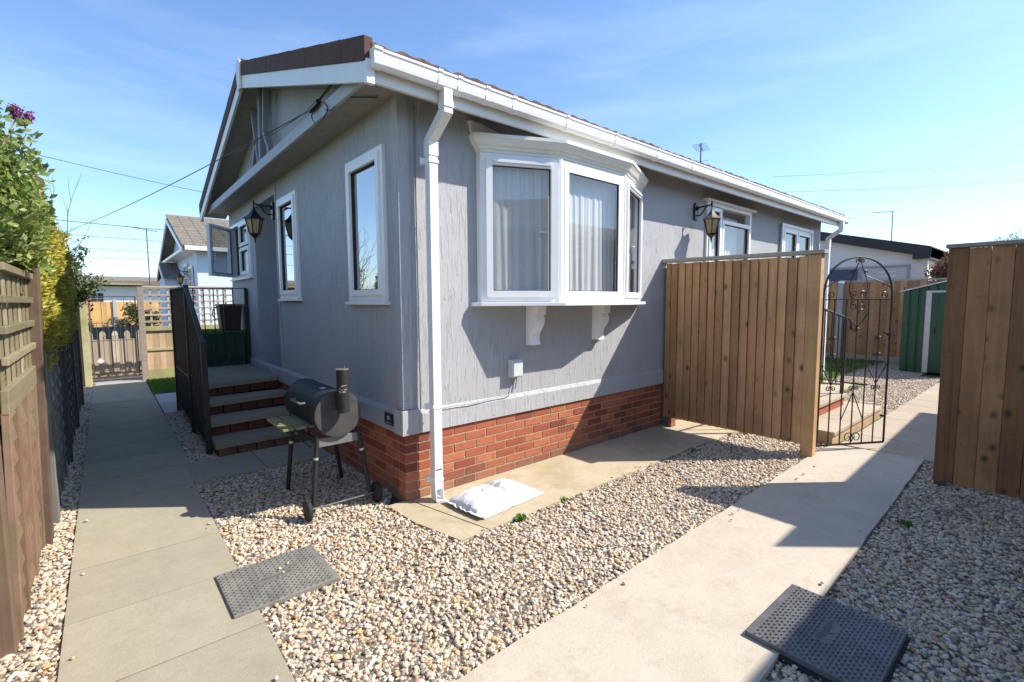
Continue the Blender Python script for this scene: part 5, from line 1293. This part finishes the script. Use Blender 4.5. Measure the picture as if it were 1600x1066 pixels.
# garden gate frame
GF = thing('gate_posts', (-1.6,8.67,0), 'pale greenish timber frame around the small iron garden gate', 'gate frame')
b = MB(); b.rnd(.8,1); b.box(-2.04,-1.935,8.62,8.72,-0.05,1.90); b.build('post', 'gate_wood', GF, bevel=.005)
b = MB(); b.rnd(); b.box(-1.19,-1.09,8.62,8.72,-0.05,1.90); b.build('post', 'trellis', GF, bevel=.005)
b = MB(); b.rnd(); b.box(-2.04,-1.09,8.60,8.74,1.901,1.935); b.build('top_beam', 'gate_wood', GF, bevel=.004)
IG = thing('garden_gate', (-1.9,8.66,0), 'small black iron gate with a white diamond at the end of the slab path', 'gate')
y = 8.665
b = MB(); b.beam((-1.91,y,0.12),(-1.22,y,0.12),.02,.02); b.beam((-1.91,y,1.68),(-1.22,y,1.68),.02,.02); b.beam((-1.905,y,0.12),(-1.905,y,1.68),.02,.02); b.beam((-1.225,y,0.12),(-1.225,y,1.68),.02,.02); b.beam((-1.91,y,0.27),(-1.22,y,0.27),.012,.012); b.beam((-1.91,y,0.84),(-1.22,y,0.84),.012,.012); b.beam((-1.91,y,1.18),(-1.22,y,1.18),.012,.012)
b.build('gate_frame', 'rustiron', IG)
for i in range(7):
    x = -1.905+0.085*(i+1); b = MB(); b.tube([(x,y,0.12),(x,y,1.68 if i % 2 else 1.18)],0.0045,5); b.build('bar','rustiron',IG)
b = MB()
for i in range(4):
    cx = -1.70+i*0.085
    b.tube([(cx+0.03*math.cos(t/8*6.28),y-.01,0.90+0.03*math.sin(t/8*6.28)) for t in range(9)],0.004,5)
b.build('scrollwork','gateiron',IG)
b = MB(); b.add([(-1.80,y-.02,0.52),(-1.75,y-.02,0.465),(-1.80,y-.02,0.41),(-1.85,y-.02,0.465),(-1.80,y-.012,0.52),(-1.75,y-.012,0.465),(-1.80,y-.012,0.41),(-1.85,y-.012,0.465)],[(0,1,2,3),(7,6,5,4),(0,4,5,1),(1,5,6,2),(2,6,7,3),(3,7,4,0)]); b.build('diamond_plate','upvc',IG)
# trellis fence right of gate
TF = thing('trellis_fence', (0,8.7,0), 'brown board fence with square trellis top right of the garden gate', 'fence')
b = MB(); x = -1.085
while x < 3.0: b.rnd(); b.box(x,x+0.10,8.68,8.70+random.uniform(0,.008),0.22,1.0); x += 0.104
b.build('boards', 'tan_wood', TF)
b = MB(); b.rnd(); b.box(-1.088,3,8.655,8.72,0.0,0.215); b.rnd(); b.box(-1.088,3,8.64,8.74,1.0,1.09); b.rnd(); b.box(-1.088,3,8.655,8.678,0.60,0.65); b.build('rail', 'gate_wood', TF, bevel=.003)
b = MB()
for i in range(6): z = 1.17+i*0.132; b.rnd(); b.box(-1.088,3,8.66,8.675,z,z+0.035)
b.rnd(); b.box(-1.088,3,8.65,8.70,1.86,1.90); b.build('trellis_rail', 'trellis', TF)
b = MB(); x = -1.0
while x < 3: b.rnd(); b.box(x,x+0.035,8.676,8.69,1.09,1.86); x += 0.145
b.build('trellis_slat', 'trellis', TF)

# ------------------------------------------------------------------ pale blue home beyond the trellis
BH = thing('blue_park_home', (0.3,15.6,0), 'pale blue park home with grey tiled gable roof beyond the trellis fence', 'mobile home')
bx, by0, by1 = 0.34, 12.6, 18.7; yr2 = 15.65
def zr2(y): return 3.10 + 0.36*(min(y, by0+by1-y)-(by0-0.3))
b = MB(); b.box(bx,8.5,by0,by1,0.1,3.05); b.prism([(by0,3.05),(by1,3.05),(yr2,zr2(yr2)-0.12)],'x',bx-0.02,bx+0.1); b.build('wall','bluewall',BH)
b = MB(); b.prism([(by0-0.3,3.0),(yr2,zr2(yr2)-0.1),(by1+0.3,3.0),(by1+0.3,3.1),(yr2,zr2(yr2)),(by0-0.3,3.1)],'x',bx-0.34,8.8); rf = b.build('roof','greytile',BH)
b = MB()
for c in range(11):
    ya = by0-0.34+c*0.325; za = 3.09+0.36*(ya-by0+0.3); x = bx-0.36
    while x < 8.8:
        b.rnd(); b.prism([(ya,za+0.0),(ya,za+0.045),(ya+0.36,za+0.16),(ya+0.36,za+0.125)],'x',x,min(x+0.29,8.8)); x += 0.30
b.build('tile_course','greytile',rf)
for sgn in (1,-1):
    Yq = (lambda y: y) if sgn > 0 else (lambda y: by0+by1-y)
    b = MB(); b.prism([(Yq(by0-0.3),2.93),(Yq(yr2),zr2(yr2)-0.20),(Yq(yr2),zr2(yr2)-0.06),(Yq(by0-0.3),3.06)],'x',bx-0.38,bx-0.345); b.build('bargeboard','fascia',BH)
b = MB(); b.box(bx-0.33,bx,by0-0.1,by1+0.1,2.98,3.06); b.build('gable_beam','fascia',BH)
b = MB(); b.box(bx-0.30,8.8,by0-0.40,by0-0.29,2.98,3.09); b.build('gutter','upvc',BH)
b = MB(); b.box(1.75,1.83,by0-0.11,by0-0.03,0.1,2.8); b.beam((1.79,by0-.07,2.8),(1.79,by0-.35,3.0),.08,.08,(1,0,0)); b.build('downpipe','upvc',BH)
for k,(ya,yb,za,zb) in enumerate(((13.25,14.0,1.5,2.62),(14.3,15.2,0.8,2.75))):
    b = MB(); ring(b,'x',bx-0.05,bx-0.021,ya,yb,za,zb,0.07); b.box(bx-0.045,bx-0.021,(ya+yb)/2-.03,(ya+yb)/2+.03,za+.07,zb-.07); b.box(bx-0.045,bx-0.022,ya+.07,yb-.07,zb-.45,zb-.40); o = b.build('window' if k == 0 else 'door','upvc',BH)
    b = MB(); pane(b,'x',bx-0.022,ya+.07,yb-.07,za+.07,zb-.07); b.build('pane','gasket',o)
b = MB(); b.prism([(16.1,2.35),(17.2,2.85),(18.3,2.35),(18.3,2.43),(17.2,2.95),(16.1,2.43)],'x',bx-0.50,bx-0.02); b.build('porch_roof','greytile',BH)
for k in (1,-1):
    b = MB(); b.prism([(17.2-k*1.12,2.30),(17.2,2.80),(17.2,2.90),(17.2-k*1.12,2.41)],'x',bx-0.53,bx-0.501); b.build('bargeboard','fascia',BH)
b = MB(); b.box(bx-0.45,bx-0.02,16.35,18.05,0.0,2.40); b.build('porch','bluewall',BH)
ln = lantern((bx-0.021,14.12,2.45), R(-90), 'small black wall lantern on the pale blue home', 'black', 'black'); ln['group'] = 'wall lanterns on the pale blue home'
A3 = thing('roof_aerial', (0.4,20,3), 'thin aerial mast standing left of the pale blue gable', 'aerial')
b = MB(); b.tube([(-0.25,20.5,1.5),(-0.25,20.5,4.45)],0.02,6); b.build('mast','cable',A3)
b = MB(); b.tube([(-0.9,20.5,4.50),(0.1,20.5,4.38)],0.012,5)
for i in range(8): b.tube([(-0.85+i*.13,20.3,4.5-i*.015),(-0.85+i*.13,20.7,4.5-i*.015)],0.006,5)
b.build('antenna','cable',A3)

# things across the road, seen through the small gate -------------------------
LF = thing('picket_fence', (-1.5,9.8,0), 'pale beige boarded picket fence directly behind the small iron gate', 'fence')
b = MB(); x = -3.2
while x < 0.2: b.rnd(); b.prism([(x,0.10),(x+0.10,0.10),(x+0.10,0.80),(x,0.80)],'y',9.80,9.82); x += 0.102
b.build('boards','beige_wood',LF)
b = MB(); x = -3.2
while x < 0.2: b.rnd(); b.prism([(x,0.12)]+[(x,0.92),(x+0.02,0.96),(x+0.05,0.98),(x+0.08,0.96),(x+0.10,0.92),(x+0.10,0.12)],'y',9.775,9.795); x += 0.20
b.build('pale','beige_wood',LF)
b = MB(); b.box(-3.2,0.2,9.83,9.87,0.0,0.12); b.box(-3.2,0.2,9.825,9.86,0.60,0.68); b.build('rail','beige_wood',LF)
PF = thing('picket_fence', (-1.5,18.8,0), 'dark low picket fence far across the road, below the orange panels', 'fence')
b = MB(); x = -6
while x < 3: b.rnd(); b.prism([(x,0.05),(x+0.17,0.05),(x+0.17,0.66),(x+0.085,0.74),(x,0.66)],'y',18.8,18.83); x += 0.30
b.build('pale','fence_dark',PF)
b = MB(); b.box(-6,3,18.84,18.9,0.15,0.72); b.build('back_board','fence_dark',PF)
OP = thing('panel_fence', (-1.8,22,0), 'bright orange timber panel fence behind the picket fence', 'fence')
b = MB(); x = -5
while x < 2: b.rnd(); b.box(x,x+0.14,22,22.03,0.0,1.62); x += 0.142
b.build('boards','orange_wood',OP)
for x in (-3.4,-1.42,0.6):
    b = MB(); b.box(x,x+0.13,21.95,22.06,0.0,1.72); b.build('concrete_post','conpost',OP)
WB = thing('white_house', (-2,26,0), 'white house with small paned windows under a long brown roof across the road', 'house')
b = MB(); b.box(-9,3,26,31,0,2.35); b.build('wall','upvc',WB)
b = MB(); b.prism([(25.5,2.42),(28.5,2.60),(31.5,2.42),(31.5,2.5),(28.5,2.92),(25.5,2.60)],'x',-9.4,3.4); b.build('roof','greytile',WB)
for x in (-3.35,-2.35):
    b = MB()
    for i in range(3):
        for j in range(2): b.box(x+i*0.24,x+i*0.24+0.19,25.96,25.995,1.55+j*0.26,1.55+j*0.26+0.21)
    b.build('window','gasket',WB)
def bush(name, c, r, n, leaf, size, label, cat='bush', stems=6, squash=1.0, bark='barkd', clump=9):
    T = thing(name, (c[0], c[1], 0), label, cat); c = Vector(c)
    cl = []
    for k in range(clump):
        a = random.uniform(0,6.28); e = random.uniform(-.5,1.0); rr_ = random.uniform(0.35,0.8)
        cl.append((c.x+r*rr_*math.cos(a)*math.cos(e), c.y+r*rr_*math.sin(a)*math.cos(e), c.z+r*squash*rr_*math.sin(e), r*random.uniform(.25,.5)))
    per = n//clump; P = []; rn = []
    for (x,y,z,q) in cl:
        d = np.random.normal(size=(per,3)); d /= np.linalg.norm(d,axis=1)[:,None]; P.append(np.array([x,y,z])+d*(q*np.random.rand(per)**0.45)[:,None]); rn.append(np.clip(np.random.normal(random.uniform(.3,.7),.2,per),0,1))
    P = np.concatenate(P); P[:,2] = np.maximum(P[:,2],0.03)
    leaves('crown', leaf, P, size, T, rnd=np.concatenate(rn))
    b = MB()
    for (x,y,z,q) in cl[:stems]:
        b.tube([(c.x+random.uniform(-.1,.1),c.y+random.uniform(-.1,.1),0),((c.x+x)/2,(c.y+y)/2,z*0.5),(x,y,z)],[0.03,0.02,0.008],6)
    b.build('stems', bark, T); return T
bush('bush',(-0.55,21.2,0.85),0.75,2600,'darkleaf',0.10,'dark green bush in front of the orange panel fence')
bush('bush',(-2.75,20.6,0.6),0.7,2000,'darkleaf',0.10,'low mixed bush left of the orange panels across the road')
pts = np.random.normal(size=(220,3))*np.array([.12,.12,.10])+np.array([-2.18,13.5,1.62])
PK = thing('pink_flowers',(-2.18,13.5,0),'bright pink flowers seen beyond the left gate post','flowers'); leaves('blossom','pink',pts,0.06,PK)
b = MB(); b.tube([(-2.18,13.5,0),(-2.18,13.5,1.6)],0.015,6); b.build('stem','barkd',PK)

# ------------------------------------------------------------------ hedge, shrubs, trees
def hedge():
    T = thing('golden_hedge', (-2.35,3.3,0), 'clipped golden yellow conifer hedge rising above the left fence', 'hedge')
    from mathutils import noise as mn
    n = 100000; P = []; Rn = []; D = []
    def prof(y): return 2.26 - 0.30*max(0,(y-2.6)/2.4)**2 - 0.5*max(0,(1.55-y)/0.25)**2
    for k in range(n):
        y = random.uniform(1.25,4.85); zt = prof(y); s = random.random()
        if s < 0.66: x = LX+0.04; z = random.uniform(0.95,zt); d = (1,0,0.3)
        elif s < 0.86: x = random.uniform(-2.75,LX+0.03); z = zt; d = (0.2,0,1)
        else: y = 1.32; x = random.uniform(-2.75,LX+0.03); z = random.uniform(1.1,zt); d = (0,-1,0.3)
        bmp = mn.noise(Vector((x*3,y*3.2,z*3.2)))*0.10 + mn.noise(Vector((x*9,y*9,z*9)))*0.05
        dep = -abs(random.gauss(0,0.05)) + bmp
        if z < 1.25: dep -= (1.25-z)*0.45
        P.append((x+d[0]*dep, y+d[1]*dep, z+d[2]*dep*(1 if s>.66 else 0))); D.append((d[0],d[1],0.6)); Rn.append(0.5+bmp*3.2+random.gauss(0,.16))
    leaves('foliage','gold',np.array(P),0.034,T,np.array(D),0.8,0.35,np.array(Rn))
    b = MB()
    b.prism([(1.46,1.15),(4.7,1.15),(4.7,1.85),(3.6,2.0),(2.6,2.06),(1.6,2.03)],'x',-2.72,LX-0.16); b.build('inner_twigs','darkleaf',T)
    b = MB()
    for y in (1.7,2.5,3.3,4.1,4.6): b.tube([(-2.4,y,0),(-2.4,y,1.2)],0.04,6)
    b.build('trunk','barkd',T)
hedge()
def shrub():
    T = thing('lilac_shrub', (-2.35,0.95,0), 'loose leafy lilac shrub with pale stems and one purple flower head at the left edge', 'shrub')
    rg = random.Random(11); st = MB(); P = []; D = []; Rn = []
    tips = []
    def branch(p, d, L, r, lev):
        pts = [p]; q = p.copy(); dd = d.copy(); n = 5
        for i in range(n):
            dd = (dd + Vector((rg.gauss(0,.16),rg.gauss(0,.16),rg.gauss(0.05,.10)))).normalized(); q = q + dd*L/n; pts.append(q.copy())
            if lev < 3 and i >= 1:
                for _ in range(2 if lev < 2 else 1):
                    nd = (dd + Vector((rg.gauss(0,.8),rg.gauss(0,.8),rg.gauss(.1,.5)))).normalized(); branch(q.copy(), nd, L*rg.uniform(.35,.55), r*0.55, lev+1)
            if lev >= 2 or i >= 3:
                for _ in range(17):
                    o = Vector((rg.gauss(0,.04),rg.gauss(0,.04),rg.gauss(0,.04))); ld = (dd*0.4+Vector((rg.gauss(0,1),rg.gauss(0,1),rg.gauss(.3,.8)))).normalized()
                    P.append(tuple(q+o)); D.append(tuple(ld)); Rn.append(rg.gauss(.5,.22))
        m = 1
        while m < len(pts) and (pts[m].x+1.699)/(pts[m].y+3.262) < -0.0585-max(0, pts[m].z-2.42)*0.10 and pts[m].y < 1.5 and pts[m].z < 2.75 and (pts[m].z > 1.76 or pts[m].x < -2.14): m += 1
        if m > 1: st.tube(pts[:m],[r*(1-0.75*i/n) for i in range(m)],6 if lev < 2 else 4, False)
        tips.append(q)
    for (dx,dy,L) in ((.10,-.10,1.45),(.16,.12,1.25),(-.05,.25,1.5),(.02,-.35,1.3),(.20,.02,0.95),(-.12,-.15,1.6),(.14,-.45,1.0),(.16,.30,.95),(.22,-.18,.8),(.05,.05,1.55),(.12,-.02,1.6),(.0,.12,1.65),(-.1,.05,1.6),(.18,.2,1.1),(.08,-.2,1.5)):
        branch(Vector((-2.42+rg.uniform(-.08,.08),0.90+rg.uniform(-.25,.25),0.9)), Vector((dx,dy,1)).normalized(), L*0.80, 0.016, 1)
    P = np.array(P); D = np.array(D); Rn = np.array(Rn)
    def inside(x, y, z): return ((x+1.699)/(y+3.262) < -0.0575-np.maximum(0, z-2.42)*0.13+0.006*np.sin(z*19)) & (y < 1.55) & (z < 2.72)
    keep = ((P[:,0] < -2.10) | (P[:,2] > 1.74)) & inside(P[:,0], P[:,1], P[:,2]) & ~((P[:,2] > 2.56) & (P[:,0] > -2.12))
    leaves('foliage','leaf',P[keep],0.044,T,D[keep],0.35,0.48,Rn[keep])
    st.build('stems','bark',T)
    b = MB()
    for i in range(4): b.tube([(-2.42+.03*i,0.8+.1*i,0),(-2.42,0.85+.05*i,0.95)],0.02,6)
    b.build('trunk','bark',T)
    n = 420; c = np.array([-2.02,1.0,2.70]); pts = []
    for k in range(n):
        a = rg.uniform(0,6.28); 
        if rg.random() < .5: q = np.array([rg.gauss(-.025,.012),rg.gauss(0,.014),rg.uniform(-.03,.055)])
        else: q = np.array([rg.uniform(-.02,.055),rg.gauss(0,.014),rg.gauss(.005,.015)])
        pts.append(c+q)
    leaves('flower_head','lilac',np.array(pts),0.016,T,aspect=0.8)
    b = MB(); b.tube([(-2.16,1.0,2.42),(-2.08,1.0,2.58),(-2.03,1.0,2.70)],0.004,5); b.build('flower_stalk','bark',T)
shrub()
def twiggy(name, base, h, label, n=10, spread=.35, leafn=0, leafmat='darkleaf', lsize=.06, r0=0.02, seed=1, z0=0, cat='tree', leafz=0):
    T = thing(name,(base[0],base[1],0),label,cat); rg = random.Random(seed); b = MB(); P = []
    def br(p,d,L,r,lev):
        pts=[p]; q=p.copy(); dd=d.copy()
        for i in range(4):
            dd=(dd+Vector((rg.gauss(0,.12),rg.gauss(0,.12),rg.gauss(.03,.08)))).normalized(); q=q+dd*L/4; pts.append(q.copy())
            if lev<3:
                nd=(dd+Vector((rg.gauss(0,.55),rg.gauss(0,.55),rg.gauss(.1,.3)))).normalized(); br(q.copy(),nd,L*rg.uniform(.4,.6),r*.55,lev+1)
            if lev>=1:
                for _ in range(leafn):
                    if q.z > leafz: P.append(tuple(q+Vector((rg.gauss(0,.05),rg.gauss(0,.05),rg.gauss(0,.05)))))
        b.tube(pts,[r*(1-.7*i/4) for i in range(5)],5,False)
    for k in range(n):
        a=rg.uniform(0,6.28); br(Vector((base[0]+rg.uniform(-.1,.1),base[1]+rg.uniform(-.1,.1),z0)),Vector((spread*math.cos(a),spread*math.sin(a),1)).normalized(),h*rg.uniform(.7,1),r0,0 if n < 8 else 1)
    b.build('branches','barkd',T)
    b = MB(); b.tube([(base[0],base[1],-.05),(base[0],base[1],max(z0,.3)+.1)],[r0*2.5,r0*1.8],7); b.build('trunk','barkd',T)
    if P: leaves('crown',leafmat,np.array(P),lsize,T)
    return T
twiggy('bare_shrub',(-2.35,6.6),1.45,'bare twiggy shrub rising behind the golden hedge',11,.32,0,r0=0.012,seed=4,z0=1.2,cat='shrub')
twiggy('leafy_shrub',(-2.30,7.7),0.95,'leafy green shrub leaning over the pale boards left of the gate',11,.5,4,'darkleaf',.07,r0=0.014,seed=6,z0=1.2,cat='shrub')
bush('copper_shrub',(13.6,-1.50,2.20),0.72,11000,'redleaf',0.065,'copper leaved shrub behind the shed roof',clump=22)
def bare_round(c, r, label, seed):
    T = thing('bare_tree', (c[0],c[1],0), label, 'tree'); n = 5200; d = np.random.normal(size=(n,3)); d /= np.linalg.norm(d,axis=1)[:,None]; d[:,2] = np.abs(d[:,2])*0.9+d[:,2]*0.1
    rad = (0.25+0.75*np.random.rand(n)**0.7)*(1+0.18*np.sin(5*np.arctan2(d[:,1],d[:,0])+seed)); P = np.array(c)+d*(r*rad)[:,None]
    leaves('crown','twig',P,0.34,T,d,0.6,0.05)
    b = MB(); b.tube([(c[0],c[1],0),(c[0],c[1],c[2]+.3)],[0.22,0.12],8)
    for k in range(9):
        a = k*0.7; b.tube([(c[0],c[1],c[2]-.5),(c[0]+math.cos(a)*r*.4,c[1]+math.sin(a)*r*.4,c[2]+r*.45),(c[0]+math.cos(a)*r*.7,c[1]+math.sin(a)*r*.7,c[2]+r*.75)],[0.09,0.05,0.02],5)
    b.build('trunk','barkd',T)
bare_round((40,-0.9,3.7), 1.75, 'round bare tree on the skyline above the right fence', 1)
bare_round((42,-3.6,3.6), 2.2, 'wider bare tree at the right edge of the skyline', 2)
# far tree line closing the horizon
rg = random.Random(21)
P = []
for k in range(16000):
    a = rg.uniform(-15,130); rad = rg.uniform(95,110); z = rg.random()**1.4*(2.6+1.6*math.sin(a*.21)+1.2*math.sin(a*.77+1)); P.append((rad*math.cos(R(a)),rad*math.sin(R(a)),max(z,0)))
tl = leaves('distant_trees','darkleaf',np.array(P),1.5,None,aspect=.9); tag(tl,'low band of distant hedges and trees along the horizon','tree line',kind='stuff')

# overhead wires ------------------------------------------------------------
def wire(p, q, sag, label, r=0.02, g='overhead wires across the left sky'):
    b = MB(); b.tube(catenary(p, q, sag, 30), r, 5); tag(b.build('overhead_wire','cable'), label, 'wire', g)
CAMP = Vector((-1.699,-3.262,1.55))
def at(px, py, dist):
    v = F*746.36 + rr*(px-800) + uu*(533-py); return CAMP + v.normalized()*dist
wire((-12.1,33.5,11.0),(8.2,36.5,8.9),0.35,'highest thin wire sloping across the left sky',0.018)
wire((-16,44,7.9),(20,48,7.7),0.2,'darker double wire crossing behind the blue gable',0.026)
wire((-16,46,7.1),(20,50,7.1),0.25,'thin wire just below the darker one in the left sky',0.018)
wire((-16,46,6.4),(20,50,6.3),0.5,'sagging thin wire low in the left sky',0.018)
wire((-16,46,5.2),(20,52,6.0),0.3,'lowest faint wire just above the far brown roof',0.016)
wire((22,6,7.2),(40,-8.5,9.0),0.2,'upper of two wires above the right fence',0.007,'overhead wires in the right sky')
wire((22,6,6.5),(40,-8.5,8.1),0.25,'lower of two wires above the right fence',0.007,'overhead wires in the right sky')

# ------------------------------------------------------------------ neighbour home on the right (throws the shade over the gravel)
NB = thing('neighbour_park_home', (5,-8,0), 'neighbouring park home out of frame on the right, reflected in the bay window glass', 'mobile home')
b = MB(); b.box(-0.2,12.0,-10.9,-4.85,0.5,2.95); b.build('wall','nbwall',NB)
b = MB(); b.box(-0.18,11.98,-10.88,-4.87,-0.05,0.5); b.build('brick_base','brick',NB)
b = MB(); b.prism([(-4.48,2.86),(-7.87,3.9),(-11.3,2.86),(-11.3,2.95),(-7.87,4.02),(-4.48,2.95)],'x',-0.55,12.3); b.build('roof','tile',NB)
b = MB(); b.box(-0.55,12.3,-4.50,-4.475,2.82,2.95); b.build('fascia_board','fascia',NB)
b = MB(); b.prism([(4.27,-4.47),(3.86,-4.10),(9.2,-3.95),(9.2,-4.47)],'z',2.86,2.93); b.build('porch_roof','fascia',NB)
for xa in (1.2, 5.5):
    b = MB(); ring(b,'y',-4.85,-4.82,xa,xa+1.4,1.5,2.6,0.06); o = b.build('window','upvc',NB); b = MB(); pane(b,'y',-4.845,xa+.06,xa+1.34,1.56,2.54); b.build('pane','gasket',o)
